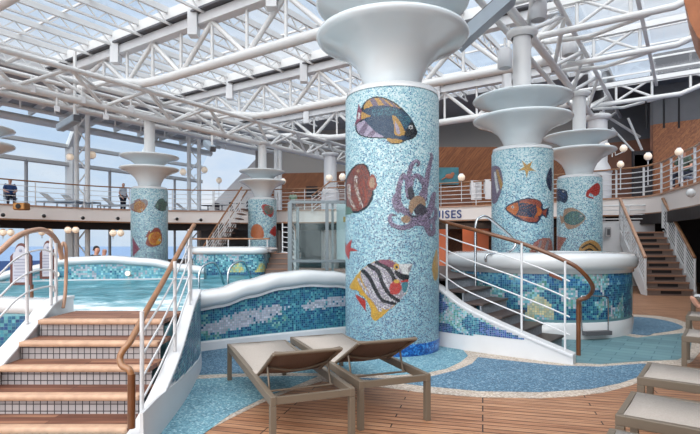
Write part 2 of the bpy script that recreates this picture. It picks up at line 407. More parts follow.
# ------------------------------------------------------------------ gallery deck, its edge curve and outer walls
DZ = 3.15
edge_lt = [(-4, 24.2), (2, 24.4), (8, 24.3), (13, 23.6), (16.5, 21.6), (18.6, 18.6), (20.6, 13), (21.5, 9), (21.6, 6), (21.1, 3.2), (20.9, 1.6), (20.0, .8), (18.6, .35), (17, -.2), (14, -.8), (8, -1.2), (0, -1.4), (-5, -1.4)]
edge = catmull([LT(*p) for p in edge_lt], 8)
outer_lt = [(-5, -9), (23.6, -9), (24, 1.25), (27, 1.4), (27.2, 3.6), (29, 4.6), (29, 13), (27.6, 20.5), (25.4, 25), (23.6, 28.6), (-4, 28.6)]
outer = [LT(*p) for p in outer_lt]
deck = MB()
poly = [(p.x, p.y) for p in edge]+[(p.x, p.y) for p in outer]
# triangulated as a strip from edge curve to the outer walls
from mathutils.geometry import tessellate_polygon
tri = tessellate_polygon([[Vector((x, y, 0)) for x, y in poly]])
n = len(poly)
deck.add([(x, y, DZ) for x, y in poly], [t for t in tri], 0)
deck.add([(x, y, DZ-.58) for x, y in poly], [t for t in tri], 1)
struct('floor_gallery', deck, [CARPET, DGREY])
fa = MB(); fa.sweep([p+Vector((0, 0, 0)) for p in edge], [(-.06, DZ-.56), (.06, DZ-.56), (.06, DZ), (-.06, DZ)], smooth=False)
struct('trim_20', fa, CREAM)
ft = MB(); ft.sweep(edge, [(-.1, DZ), (.1, DZ), (.1, DZ+.06), (-.1, DZ+.06)], smooth=False); struct('trim_21', ft, PALERAIL)
ft = MB(); ft.sweep(edge, [(-.08, DZ-.62), (.08, DZ-.62), (.08, DZ-.56), (-.08, DZ-.56)], smooth=False); struct('trim_22', ft, WOODRAIL)
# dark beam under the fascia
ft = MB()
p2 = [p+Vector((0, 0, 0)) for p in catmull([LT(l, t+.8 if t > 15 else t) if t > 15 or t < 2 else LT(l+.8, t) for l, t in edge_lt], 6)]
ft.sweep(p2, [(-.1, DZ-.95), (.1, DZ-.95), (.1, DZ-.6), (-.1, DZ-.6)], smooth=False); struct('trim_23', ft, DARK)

def wallseg(name, a, b, z0, z1, m, thick=.12):
    w = MB(); A = LT(*a); B = LT(*b); d = (B-A).normalized(); n_ = Vector((d.y, -d.x, 0))*thick
    w.vprism([A+Vector((0, 0, z0)), B+Vector((0, 0, z0)), B+Vector((0, 0, z1)), A+Vector((0, 0, z1))], n_)
    return struct(name, w, m)
up = [((24, 1.25), (23.6, -9), WOODP), ((27, 1.4), (24, 1.25), WOODD), ((27.2, 3.6), (27, 1.4), WOODD), ((29, 4.6), (27.2, 3.6), WOODD),
      ((29, 13), (29, 4.6), WOODP), ((27.6, 20.5), (29, 13), WOODD), ((25.4, 25), (27.6, 20.5), WOODP)]
for i, (a, b, m) in enumerate(up):
    wallseg('wall_back_%d' % i, a, b, DZ, 6.35, m)
    wallseg('wall_upper_%d' % i, a, b, 6.35, 9.2, DGREY if i < 4 else MIDG)
for i, (a, b, m) in enumerate(up):
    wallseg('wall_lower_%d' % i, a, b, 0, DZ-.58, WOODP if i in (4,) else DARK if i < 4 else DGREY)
wallseg('wall_right', (23.6, -9), (-5, -9), 0, 9.2, WOODD)
# cream sloping bulkhead at the end of the window wall
cw = MB(); A = LT(25.4, 25); B = LT(23.7, 28.5)
for q in [[A+Vector((0, 0, DZ)), B+Vector((0, 0, DZ)), B+Vector((0, 0, 3.6)), A+Vector((0, 0, 7.4))]]:
    cw.vprism(q, LT(.15, .05))
struct('wall_bulkhead', cw, CREAM)
wallseg('wall_lower_bulkhead', (23.6, 28.6), (25.4, 25), 0, DZ-.58, DGREY)

# ------------------------------------------------------------------ window wall to the left
TW = 28.6
ls = [-3.6+i*4.55 for i in range(7)]
wi = 1
for i in range(6):
    l0, l1 = ls[i], ls[i+1]
    for (z0, z1, t0, t1) in ((.5, DZ-.6, TW, TW), (DZ, 5.9, TW, TW), (5.9, 6.9, TW, TW), (6.9, 8.3, TW, TW-1.1)):
        g = MB(); g.vprism([LT(l0, t0, z0), LT(l1, t0, z0), LT(l1, t1, z1), LT(l0, t1, z1)], LT(0, .02))
        w = struct('window_%d' % wi, g, WINGL)
        fr = MB()
        for l in ((l0,) if l1-l0 > 3 else (l0,)):
            fr.beam(LT(l, t0, z0), LT(l, t1, z1), .42, .34)
        fr.beam(LT(l0, t1, z1), LT(l1, t1, z1), .2, .22)
        fr.build('window_frame', TRUSS, w)
        ml = MB(); lm = (l0+l1)/2
        if z0 < 5: ml.beam(LT(lm, t0-.03, z0), LT(lm, t1-.03, z1), .12, .12)
        ml.beam(LT(l0+.3, t0-.04, z0), LT(l0+.3, t1-.04, z1), .06, .05)
        ml.beam(LT(l0, t1-.1, z1-.1), LT(l1, t1-.1, z1-.1), .04, .05)
        ml.build('mullion', GREYP, w)
        wi += 1
sb = MB(); sb.vprism([LT(-4, TW, 0), LT(24, TW, 0), LT(24, TW, .5), LT(-4, TW, .5)], LT(0, .1)); struct('wall_left', sb, GREYP)
# ceiling of the gallery between skylight edge and window head
so = MB(); so.vprism([LT(-4, TW-1.1, 8.25), LT(29, TW-1.1, 8.25), LT(29, 23.5, 8.95), LT(-4, 23.5, 8.95)], (0, 0, .15)); struct('ceiling_gallery', so, GREYP)
so = MB(); so.vprism([LT(-4, 22.9, 8.9), LT(29, 22.9, 8.9), LT(29, 23.6, 8.9), LT(-4, 23.6, 8.9)], (0, 0, .5)); struct('trim_24', so, WHITE)
so = MB(); so.vprism([LT(25, 23.5, 9.2), LT(30, 23.5, 9.2), LT(30, 3, 9.2), LT(25, 3, 9.2)], (0, 0, .2)); struct('ceiling_back', so, GREYP)
so = MB(); so.vprism([LT(23, 3, 7.9), LT(30, 3, 7.9), LT(30, -9, 7.9), LT(23, -9, 7.9)], (0, 0, .2)); struct('ceiling_right', so, DGREY)

# ------------------------------------------------------------------ glazed roof
gi = wi
LR = [5.3-5.6, 5.3, 10.9, 16.5, 22.1, 25]
for a, b in zip(LR, LR[1:]):
    g = MB(); g.vprism([LT(a, 3.2, 9.45), LT(b, 3.2, 9.45), LT(b, 23.4, 9.45), LT(a, 23.4, 9.45)], (0, 0, .03))
    w = struct('window_%d' % gi, g, SKYGL); gi += 1
    fr = MB(); k = a+.7
    while k < b:
        fr.beam(LT(k, 3.2, 9.4), LT(k, 23.4, 9.4), .06, .07); k += 2.8
    fr.build('glazing_bar', TRUSS, w)
    g = MB(); g.vprism([LT(a, -9, 7.85), LT(b if b < 24 else 23, -9, 7.85), LT(b if b < 24 else 23, 3.2, 7.85), LT(a, 3.2, 7.85)], (0, 0, .03))
    w = struct('window_%d' % gi, g, SKYGL); gi += 1
    fr = MB(); k = a+.7
    while k < min(b, 23):
        fr.beam(LT(k, -9, 7.82), LT(k, 3.2, 7.82), .05, .06); k += 1.4
    fr.build('glazing_bar', TRUSS, w)
cl = MB(); cl.vprism([LT(-.3, 3.1, 8.0), LT(25, 3.1, 8.0), LT(25, 3.1, 9.5), LT(-.3, 3.1, 9.5)], LT(0, -.03)); struct('window_%d' % gi, cl, SKYGL)

# main transverse trusses
def truss(l, lbl):
    t = thing('roof_truss', lbl, 'roof truss', LT(l, 10, 7.2), 'white tubular trusses across the hall')
    b = MB(); b.beam(LT(l-.12, 3.2, 9.15), LT(l-.12, 23.5, 9.15), .5, .34); b.build('top_chord', TRUSS, t)
    b = MB(); b.beam(LT(l-.02, 3.2, 8.72), LT(l-.02, 23, 8.72), .34, .3); b.build('crane_beam', WHITE, t)
    b = MB(); b.beam(LT(l-.2, 3.2, 8.94), LT(l-.2, 23.2, 8.94), .36, .07); b.build('shadow_gap', DGREY, t)
    b = MB(); b.tube([LT(l, 21.5, 7.9), LT(l, 18.2, 7.65), LT(l, 16.2, 7.27), LT(l, 15.4, 7.22), LT(l, 3.4, 7.22)], .15, 10); b.build('bottom_chord', TRUSS, t)
    k = 14.2
    def zb(tt): return 7.2 if tt < 16.2 else 7.2+.22*(tt-16.2)
    nodes = [14.2+1.55*j for j in range(-7, 6)]
    for j, tt in enumerate(nodes):
        w = MB(); w.tube([LT(l, tt, zb(tt)), LT(l, tt, 8.6)], .055, 6); w.build('post', TRUSS, t)
    for j in range(len(nodes)-1):
        w = MB()
        a, b_ = nodes[j], nodes[j+1]
        if j % 2: w.tube([LT(l, a, zb(a)), LT(l, b_, 8.6)], .085, 6)
        else: w.tube([LT(l, a, 8.6), LT(l, b_, zb(b_))], .085, 6)
        w.build('diagonal', TRUSS, t)
    for tt in (6.6, 9.9, 13.3, 17.7):
        w = MB(); w.beam(LT(l-.2, tt, 8.2), LT(l-.2, tt, 9.05), .3, .36); w.build('hanger_bracket', WHITE, t)
    return t
for l, lb in ((5.3, 'nearest white transverse truss, partly out of frame at top left'), (10.9, 'large white tubular truss crossing just left of the nearest mosaic column'),
              (16.5, 'second white tubular truss back, its thick tube passing behind the nearest column'), (22.1, 'farthest white transverse truss, above the back gallery')):
    truss(l, lb)
# lattice purlins, fore and aft
ORD = ['first', 'second', 'third', 'fourth', 'fifth', 'sixth', 'seventh', 'eighth', 'ninth', 'tenth', 'eleventh', 'twelfth', 'thirteenth', 'fourteenth', 'fifteenth', 'sixteenth']
def purlin(t_, j):
    o = thing('lattice_purlin', 'slim white lattice purlin under the glazed roof, %s from the left windows' % ORD[j], 'purlin', LT(12, t_, 9), 'lattice purlins under the skylight')
    b = MB(); b.beam(LT(-.3, t_, 9.28), LT(25, t_, 9.28), .1, .2); b.build('upper_chord', TRUSS, o)
    b = MB(); b.beam(LT(-.3, t_, 8.86), LT(25, t_, 8.86), .06, .07); b.build('lower_chord', TRUSS, o)
    b = MB(); l = -.3; u = 1
    while l < 24.8:
        b.beam(LT(l, t_, 8.86 if u else 9.2), LT(l+.36, t_, 9.2 if u else 8.86), .035, .045); l += .36; u = 1-u
    b.build('lattice', TRUSS, o)
for j in range(12): purlin(22.6-1.63*j, j)
# right aisle beams
def aisle(l, lbl):
    t = thing('aisle_truss', lbl, 'roof truss', LT(l, 1, 7), 'white tubular trusses over the right aisle')
    b = MB(); b.tube([LT(l, 3.3, 7.0), LT(l, .3, 7.0), LT(l, -1.2, 7.5), LT(l, -4, 7.6)], .085, 10); b.build('bottom_chord', TRUSS, t)
    b = MB(); b.tube([LT(l+.5, 3.3, 7.0), LT(l+.5, 2.2, 6.9), LT(l+.1, .8, 7.0)], .06, 8); b.build('brace', TRUSS, t)
    b = MB(); b.beam(LT(l, 3.3, 7.72), LT(l, -8, 7.72), .16, .16); b.build('top_chord', TRUSS, t)
    for j, tt in enumerate((2.4, 1.2, 0, -1.2)):
        w = MB(); w.tube([LT(l, tt, 7.0 if tt > .2 else 7.2), LT(l, tt, 7.7)], .045, 6); w.build('post', TRUSS, t)
        w = MB(); w.tube([LT(l, tt, 7.05), LT(l, tt+(1.1 if j % 2 else -1.1), 7.68)], .045, 6); w.build('diagonal', TRUSS, t)
for l, lb in ((8.3, 'nearest right-aisle truss, just above the frame'), (11.1, 'right-aisle truss nearest the top right corner'), (13.9, 'upper right-aisle truss crossing right of the second mosaic column'), (16.6, 'middle right-aisle truss with kinked end by wooden corner'), (22.1, 'lowest and farthest right-aisle truss above the dark panels')):
    aisle(l, lb)
b = MB(); b.beam(LT(-.3, 1.1, 7.7), LT(23, 1.1, 7.7), .1, .1); tag(b.build('trim_25', TRUSS), kind='structure')
# longitudinal girders
def girder(t_, zt, zb_, l0, l1, lbl, side):
    o = thing('roof_girder', lbl, 'girder', LT((l0+l1)/2, t_, zb_))
    for dt, z in ((.55, zt), (-.55, zt), (0, zb_), (.5, zb_+.1)):
        b = MB(); b.tube([LT(l0, t_+dt, z), LT(l1, t_+dt, z)], (.13 if dt else .16)*(.72 if side > 0 else .55), 8); b.build('chord', TRUSS, o)
    l = l0; k = 0
    while l < l1-1.4:
        for dt in (.55, -.55):
            w = MB()
            if k % 2: w.tube([LT(l, t_, zb_), LT(l+1.4, t_+dt, zt)], .06, 6)
            else: w.tube([LT(l, t_+dt, zt), LT(l+1.4, t_, zb_)], .06, 6)
            w.build('brace', TRUSS, o)
        w = MB(); w.tube([LT(l, t_-.55, zt), LT(l+(.0 if k % 2 else 1.4), t_+.55, zt)], .06, 6); w.build('tie', TRUSS, o)
        l += 1.4; k += 1
    return o
girder(17, 7.1, 6.3, 0, 27, 'white tubular girder along left row of columns', 1)
girder(3.2, 7.3, 6.55, 2.5, 26, 'white tubular girder along right row of columns', -1)
girder(21.5, 7.9, 7.2, 4, 24, 'white girder nearest the left windows, with ducts', 1)
# ribs and pipes fixed to the gallery ceiling
b = MB()
for j, (tt, z, r) in enumerate(((25.0, 8.2, .14), (26.4, 8.0, .1), (23.6, 7.7, .12), (27.3, 7.7, .2))):
    b.tube([LT(2, tt, z), LT(23.4, tt, z)], r, 8)
tag(b.build('trim_26', TRUSS), kind='structure')
b = MB()
for j in range(14):
    l = 3+j*1.5
    b.beam(LT(l, 27.5, 8.05), LT(l, 23.6, 8.6), .1, .28); b.tube([LT(l, 24.9, 8.6), LT(l, 24.9, 7.6)], .04, 6)
tag(b.build('trim_27', TRUSS), kind='structure')

# ------------------------------------------------------------------ railings
def rail_thing(name, label, path, base, nbar=4, h=1.05, sp=1.5, wood=WOODRAIL, pr=.022, rr=.03, br=.011, group=None, cat='railing', flat=False, ends=None, barz0=.14, postw=None):
    """path: base line of the railing (points on what carries it)"""
    P = [Vector(p) for p in path]
    t = thing(name, label, cat, P[len(P)//2], group)
    b = MB(); top = [p+Vector((0, 0, h)) for p in P]
    if ends: top = [Vector(e) for e in ends[0]]+top+[Vector(e) for e in ends[1]]
    b.tube(top, rr, 10); b.build('handrail', wood, t)
    for k in range(nbar):
        z = barz0+(h-barz0)*k/nbar
        b = MB(); b.tube([p+Vector((0, 0, z)) for p in P], br, 5); b.build('rail_bar', WHITE, t)
    Q = resample(P, sp)
    if (Q[-1]-P[-1]).length > .3: Q.append(P[-1])
    for q in Q:
        b = MB()
        if postw: b.box((q.x, q.y, q.z+h/2), (postw, postw*.5, h-.03))
        else: b.tube([q, q+Vector((0, 0, h-.02))], pr, 6)
        b.build('post', WHITE, t)
    return t

def off(path, d):
    out = []
    for i, p in enumerate(path):
        t = (path[min(i+1, len(path)-1)]-path[max(i-1, 0)]).normalized(); out.append(p+Vector((-t.y, t.x, 0))*d)
    return out
eg = [p+Vector((0, 0, DZ+.06)) for p in off(edge, -.02)]
# four lengths of gallery railing
n = len(eg)
def near(p): return min(range(n), key=lambda i: (eg[i]-p).length)
i1 = near(LT(17.5, 20.4, DZ)); i2 = near(LT(21.5, 9.5, DZ)); i3 = near(LT(20.95, 2.2, DZ)); i4 = near(LT(4, -1.3, DZ))
i0 = near(LT(3, 24.4, DZ))
rail_thing('gallery_railing', 'left gallery railing with brown top rail in front of the windows', eg[i0:i1+1], 0, 4, 1.05, 2.0, br=.014, group='gallery railings')
rail_thing('gallery_railing', 'back left gallery railing in front of the cream bulkhead', eg[i1:i2+1], 0, 5, 1.05, 1.6, br=.016, group='gallery railings')
rail_thing('gallery_railing', 'back gallery railing above the blue lettering', eg[i2:i3+1], 0, 5, 1.05, 1.6, br=.016, group='gallery railings')
rail_thing('gallery_railing', 'curved right gallery railing with wide flat white posts', eg[i3:i4+1], 0, 5, 1.05, .95, br=.018, rr=.035, postw=.062, wood=WOODRAIL, group='gallery railings')

# blue lettering on the fascia
def letters(txt, org, ux, size, m, name, label):
    cu = bpy.data.curves.new(name, 'FONT'); cu.body = txt; cu.size = size*.81; cu.extrude = .01; cu.offset = .006; cu.space_character = 1.12
    o = bpy.data.objects.new(name, cu); C.objects.link(o)
    ux = Vector(ux).normalized(); nz_ = ux.cross(Vector((0, 0, 1)))
    M = Matrix((ux, Vector((0, 0, 1)), nz_)).transposed().to_4x4(); M.translation = org; o.matrix_world = M
    bpy.context.view_layer.update()
    me = bpy.data.meshes.new_from_object(o); bpy.data.objects.remove(o)
    M.translation = org-ux*max(v.co.x for v in me.vertices)
    o2 = bpy.data.objects.new(name, me); C.objects.link(o2); o2.matrix_world = M; me.materials.clear(); me.materials.append(m)
    return o2
pE = [p for p in edge if 4.0 < p.x < 5.6]
ia = min(range(len(edge)), key=lambda i: abs(edge[i].x-4.6)+(0 if edge[i].y > 15 else 99))
d_ = (edge[ia+1]-edge[ia-1]).normalized()
nrm = Vector((-d_.y, d_.x, 0));  nrm = nrm if nrm.y < 0 else -nrm
lb = edge[ia]+nrm*.09
lend = lb + d_*(4.98-lb.x)/d_.x
o = letters('CRUISES', lend+Vector((0, 0, DZ-.48)), d_, .62, mat('navy_letter', (44, 66, 122), .5), 'fascia_lettering', 0)
tag(o, 'navy blue capital letters ISES on the white gallery fascia beside the nearest column', 'lettering')

# ------------------------------------------------------------------ mosaic columns with fountain bowls
def hitcyl(px, py, c, R):
    k = (px-350)/F; a = k*k+1; b = -2*(k*c[0]+c[1]); cc = c[0]**2+c[1]**2-R*R
    D = b*b-4*a*cc
    if D < 0: D = 0
    y = (-b-math.sqrt(D))/(2*a); x = k*y; z = H+(HY-py)/F*y
    th = math.atan2(x-c[0], -(y-c[1]))
    return (th*R, z)
PAL = {'navy': (34, 52, 84), 'dkblue': (44, 70, 100), 'teal': (70, 132, 146), 'black': (26, 26, 34), 'gold': (190, 148, 84), 'yellow': (214, 168, 62), 'orange': (204, 112, 52),
       'red': (190, 58, 50), 'brown': (118, 72, 66), 'mauve': (128, 112, 136), 'lav': (182, 172, 196), 'lilac': (146, 130, 160), 'white': (222, 224, 224), 'grey': (150, 144, 150),
       'rust': (158, 78, 60), 'green': (92, 132, 118), 'pinkb': (178, 110, 110), 'tan': (176, 146, 120), 'dkgrey': (78, 74, 84), 'blue': (52, 98, 160), 'plum': (140, 72, 96)}
MIX = {'bluespeck': ['dkblue', 'dkblue', 'teal', 'dkblue', 'teal'], 'greyspeck': ['grey', 'lav', 'white', 'grey'], 'brownspeck': ['brown', 'brown', 'rust'], 'whitespeck': ['brown', 'white', 'tan'],
       'octo': ['lilac', 'mauve', 'lilac', 'lav', 'dkgrey'], 'goldw': ['gold', 'gold', 'yellow'], 'greenspeck': ['green', 'navy', 'green', 'teal'], 'shell': ['pinkb', 'rust', 'tan']}
def colof(k):
    if k in MIX: k = random.choice(MIX[k])
    return tuple(lin(jit(tuple(x*.86 for x in PAL[k]), .12)))
def ell(cx, cy, a, b, rot=0, n=20):
    r = math.radians(rot); return [(cx+a*math.cos(t)*math.cos(r)-b*math.sin(t)*math.sin(r), cy+a*math.cos(t)*math.sin(r)+b*math.sin(t)*math.cos(r)) for t in [2*PI*i/n for i in range(n)]]
def sm(pts, n=4):
    return [(p.x, p.y) for p in catmull([(a, b, 0) for a, b in pts], n, True)]
def stroke(pts, w0, w1, m=1.0):
    w0 *= m; w1 *= m
    P = catmull([(a, b, 0) for a, b in pts], 6); L = []; Rr = []
    for i, p in enumerate(P):
        t = (P[min(i+1, len(P)-1)]-P[max(i-1, 0)]).normalized(); w = (w0+(w1-w0)*i/(len(P)-1))/2
        L.append((p.x-t.y*w, p.y+t.x*w)); Rr.append((p.x+t.y*w, p.y-t.x*w))
    # many small quads: the ribbon may cross itself
    return [[L[i], L[i+1], Rr[i+1], Rr[i]] for i in range(len(P)-1)]+[ell(p.x, p.y, w0/2+(w1-w0)/2*i/(len(P)-1), w0/2+(w1-w0)/2*i/(len(P)-1), 0, 8) for i, p in enumerate(P)]
def motif(parent, c, R, layers, cell, name, label=None, proj=None, org=(0, 0), sc=1.0):
    """layers in photo pixels (org + p/sc); laid as single tesserae on the curved column face"""
    polys = []
    for pts, k in layers:
        many = pts if isinstance(pts[0][0], (tuple, list)) else [pts]
        for pl in many:
            q = [hitcyl(org[0]+a/sc, org[1]+b/sc, c, R) for a, b in pl]
            xs = [p[0] for p in q]; ys = [p[1] for p in q]
            polys.append((q, k, min(xs), max(xs), min(ys), max(ys)))
    x0 = min(p[2] for p in polys); x1 = max(p[3] for p in polys); y0 = min(p[4] for p in polys); y1 = max(p[5] for p in polys)
    b = MB(); nx = int((x1-x0)/cell)+1; ny = int((y1-y0)/cell)+1; R2 = R+.005
    for i in range(nx):
        for j in range(ny):
            x = x0+(i+.5)*cell; y = y0+(j+.5)*cell; hit = None
            for q, k, a0, a1, b0, b1 in reversed(polys):
                if a0 <= x <= a1 and b0 <= y <= b1 and pip(x, y, q): hit = k; break
            if hit is None: continue
            g = cell*.46; vs = []
            for dx, dy in ((-g, -g), (g, -g), (g, g), (-g, g)):
                th = (x+dx)/R; vs.append((c[0]+R2*math.sin(th), c[1]-R2*math.cos(th), y+dy))
            b.add(vs, [(0, 1, 2, 3)], 0, colof(hit))
    o = b.build(name, TILES, parent)
    if label: o['label'] = label
    return o
def fish(cx, cy, w, h, face=1, body='orange', stripe='navy', fin='blue', ns=4, rot=0, edge_='black'):
    """a striped reef fish in photo pixels; face=-1 looks left"""
    r = math.radians(rot)
    def T(x, y): x *= w/2*face; y *= h/2; return (cx+x*math.cos(r)-y*math.sin(r), cy+x*math.sin(r)+y*math.cos(r))
    L = [(sm([T(*p) for p in ((1.04, .1), (.6, -.62), (.0, -1.05), (-.62, -.95), (-.8, -.3), (-1.05, -.45), (-1.02, .45), (-.8, .3), (-.6, .98), (0, 1.04), (.6, .72))]), edge_)]
    L.append((sm([T(*p) for p in ((.4, -.7), (-.1, -.98), (-.6, -.9), (-.62, -.4), (0, -.55))]), fin))
    L.append((sm([T(*p) for p in ((.3, .72), (-.1, .98), (-.55, .9), (-.6, .4), (0, .5))]), fin))
    L.append(([T(*p) for p in ((-.7, 0), (-1.0, -.4), (-.95, 0), (-1.0, .4))], fin))
    L.append((sm([T(*p) for p in ((.98, .1), (.5, -.55), (-.1, -.68), (-.66, -.3), (-.75, 0), (-.66, .35), (-.1, .7), (.5, .6))]), body))
    for k in range(ns):
        x = .38-k*.9/ns; L.append(([T(x, -.58), T(x+.1, -.58), T(x-.02, 0), T(x+.1, .58), T(x, .58), T(x-.12, 0)], stripe))
    L.append((ell(*T(.68, -.08), h*.06, h*.06), 'white')); L.append((ell(*T(.68, -.08), h*.03, h*.03), 'black'))
    return L
def starfish(cx, cy, r, col, rot=0):
    pts = []
    for i in range(10):
        a = math.radians(rot)+PI*i/5; rr = r if i % 2 == 0 else r*.33; pts.append((cx+rr*math.cos(a), cy+rr*math.sin(a)))
    return [(pts, col)]
CR = .675
def column(name, label, cx, cy, motifs=(), cell=.02, vor=46, polecap=True, bowls=True, poletop=6.35, bs=.95):
    t = thing(name, label, 'column', (cx, cy, 0), 'mosaic columns with fountain bowls')
    m = column_mat('column_mosaic_%d' % vor, vor) if 'column_mosaic_%d' % vor not in MATS else MATS['column_mosaic_%d' % vor]
    b = MB(); b.lathe([(CR, 0), (CR, 3.56), (CR-.03, 3.62), (CR-.06, 3.63)], (cx, cy, 0), 96); sh = b.build('column_shaft', m, t)
    b = MB(); b.lathe([(CR+.006, 0), (CR+.006, .16), (CR, .165)], (cx, cy, 0), 72); b.build('base_band', BASEB, t)
    b = MB(); b.lathe([(CR-.01, 3.6), (CR-.02, 3.67), (CR-.1, 3.7), (.46, 3.7)], (cx, cy, 0), 72); b.build('shaft_cap', GLOSSW, t)
    def bowl(z, s, nm):
        b = MB()
        prof = [(.40, 0), (.41, .1), (.45, .25), (.53, .42), (.68, .58), (.86, .69), (1.02, .76), (1.08, .80), (1.10, .84), (1.085, .875), (1.05, .875), (1.0, .85), (.8, .76), (.55, .6), (.42, .4), (.3, .3), (0.0, .28)]
        b.lathe([(r, z+h*s) for r, h in prof], (cx, cy, 0), 72); return b.build(nm, BOWL, t)
    bowl(3.68, bs, 'lower_bowl'); bowl(4.37-(.95-bs)*.95, .70, 'upper_bowl')
    b = MB(); b.lathe([(.38, 4.0), (.4, 4.4)], (cx, cy, 0), 40); b.build('neck', BOWL, t)
    b = MB(); b.lathe([(.24, 4.6), (.2, 5.0), (.2, poletop)], (cx, cy, 0), 32); b.build('pole', TRUSS, t)
    b = MB(); b.lathe([(.24, poletop-.12), (.34, poletop-.06), (.34, poletop+.02), (.0, poletop+.02)], (cx, cy, 0), 32); b.build('pole_collar', TRUSS, t)
    for nm, lab, lay, o_, s_c, cl in motifs:
        motif(t, (cx, cy), CR, lay, cl or cell, nm, lab, org=o_, sc=s_c)
    return t
BASEB = speck_mat('blue_base_tesserae', [(0, (18, 66, 130)), (.4, (32, 96, 168)), (.8, (60, 130, 190))], 45, .3)

# the nearest column: butterfly fish, discus fish, octopus, banded fish
butter = [(sm([(130, 110), (170, 65), (240, 48), (330, 72), (400, 122), (460, 182), (497, 245), (522, 310), (492, 350), (440, 364), (400, 387), (330, 387), (298, 352), (180, 347), (110, 327), (78, 287), (84, 243), (118, 210), (108, 170)]), 'black'),
  (sm([(138, 115), (175, 72), (240, 57), (320, 80), (398, 132), (330, 118), (240, 112), (150, 140)]), 'goldw'),
  ([(178, 72), (214, 60), (244, 112), (208, 122)], 'mauve'), ([(244, 57), (282, 68), (330, 122), (290, 116)], 'mauve'), ([(306, 74), (334, 88), (392, 136), (352, 124)], 'mauve'),
  (sm([(90, 290), (90, 246), (148, 222), (168, 248), (225, 304), (288, 338), (180, 339), (115, 320)]), 'lav'),
  ([(100, 306), (150, 232), (172, 252), (135, 326)], 'mauve'), ([(160, 330), (205, 288), (228, 306), (200, 336)], 'mauve'),
  ([(100, 100), (128, 160), (120, 215), (66, 262), (84, 215), (88, 160)], 'plum'), ([(98, 160), (114, 170), (104, 212), (94, 206)], 'white'),
  (sm([(125, 165), (150, 135), (240, 112), (330, 120), (412, 148), (470, 200), (492, 245), (480, 330), (430, 360), (330, 350), (290, 340), (220, 300), (160, 240), (125, 205)]), 'dkblue'),
  (sm([(190, 150), (240, 130), (330, 130), (410, 160), (468, 210), (450, 270), (400, 262), (330, 190), (220, 190)]), 'bluespeck'),
  ([(118, 154), (192, 190), (118, 216)], 'goldw'),
  (sm([(340, 186), (375, 200), (410, 250), (436, 320), (365, 326), (352, 250)]), 'goldw'), (sm([(360, 230), (384, 260), (398, 312), (374, 312)]), 'lav'),
  (sm([(303, 350), (412, 362), (390, 384), (335, 384)]), 'goldw'),
  (sm([(486, 228), (522, 312), (490, 336), (428, 334), (448, 285)]), 'black'), (ell(475, 270, 15, 15), 'white'), (ell(475, 271, 7, 7), 'black')]
banded = [(sm([(52, 208), (105, 132), (175, 85), (240, 74), (290, 92), (345, 140), (350, 190), (338, 245), (280, 305), (190, 384), (160, 366), (158, 330), (132, 275), (100, 250), (96, 235), (64, 228)]), 'yellow'),
  ([(76, 250), (100, 262), (132, 285), (134, 338), (112, 312), (92, 280)], 'red'),
  (sm([(110, 135), (175, 88), (240, 76), (290, 95), (350, 165), (342, 235), (285, 300), (230, 330), (170, 270), (118, 190)]), 'greyspeck'),
  (stroke([(118, 132), (150, 165), (180, 225), (215, 280), (280, 300)], 20, 16), 'black'), (stroke([(150, 104), (195, 135), (215, 190), (250, 250), (300, 285)], 22, 17), 'black'),
  (stroke([(190, 88), (240, 115), (268, 155), (285, 200)], 24, 20), 'black'), (stroke([(95, 175), (130, 235), (180, 290), (205, 330)], 12, 22), 'greyspeck'),
  (sm([(195, 82), (240, 74), (282, 92), (268, 116), (235, 104)]), 'plum'),
  ([(300, 95), (372, 96), (350, 152), (330, 160), (312, 130)], 'white'), ([(345, 118), (372, 96), (352, 140)], 'grey'),
  (sm([(285, 130), (320, 148), (352, 155), (345, 180), (310, 176), (282, 150)]), 'black'),
  (ell(288, 112, 15, 15), 'yellow'), (ell(289, 113, 7, 7), 'black'),
  (sm([(256, 205), (278, 182), (305, 190), (312, 225), (290, 252), (258, 246)]), 'red'), (ell(290, 186, 16, 10), 'yellow'),
  ([(308, 180), (348, 178), (344, 190), (312, 192)], 'red'), (sm([(316, 194), (346, 192), (340, 236), (322, 240)]), 'teal')]
discus = [(sm([(88, 195), (120, 150), (155, 150), (172, 195), (180, 240), (165, 285), (130, 308), (92, 302), (86, 250)]), 'black'),
  (sm([(92, 198), (122, 154), (152, 154), (168, 195), (174, 240), (160, 280), (130, 302), (94, 296), (90, 250)]), 'brownspeck'),
  (stroke([(98, 220), (100, 260), (118, 295)], 12, 8), 'whitespeck'), (stroke([(120, 190), (124, 235), (142, 290)], 12, 8), 'whitespeck'), (stroke([(145, 200), (152, 240), (156, 275)], 7, 6), 'rust'),
  (sm([(158, 205), (176, 180), (188, 200), (188, 228), (172, 234), (160, 222)]), 'rust'), (sm([(164, 208), (176, 190), (183, 204), (182, 224), (170, 226)]), 'tan'),
  ([(86, 285), (104, 292), (112, 312), (86, 318)], 'green'), (ell(128, 170, 5, 5), 'tan')]
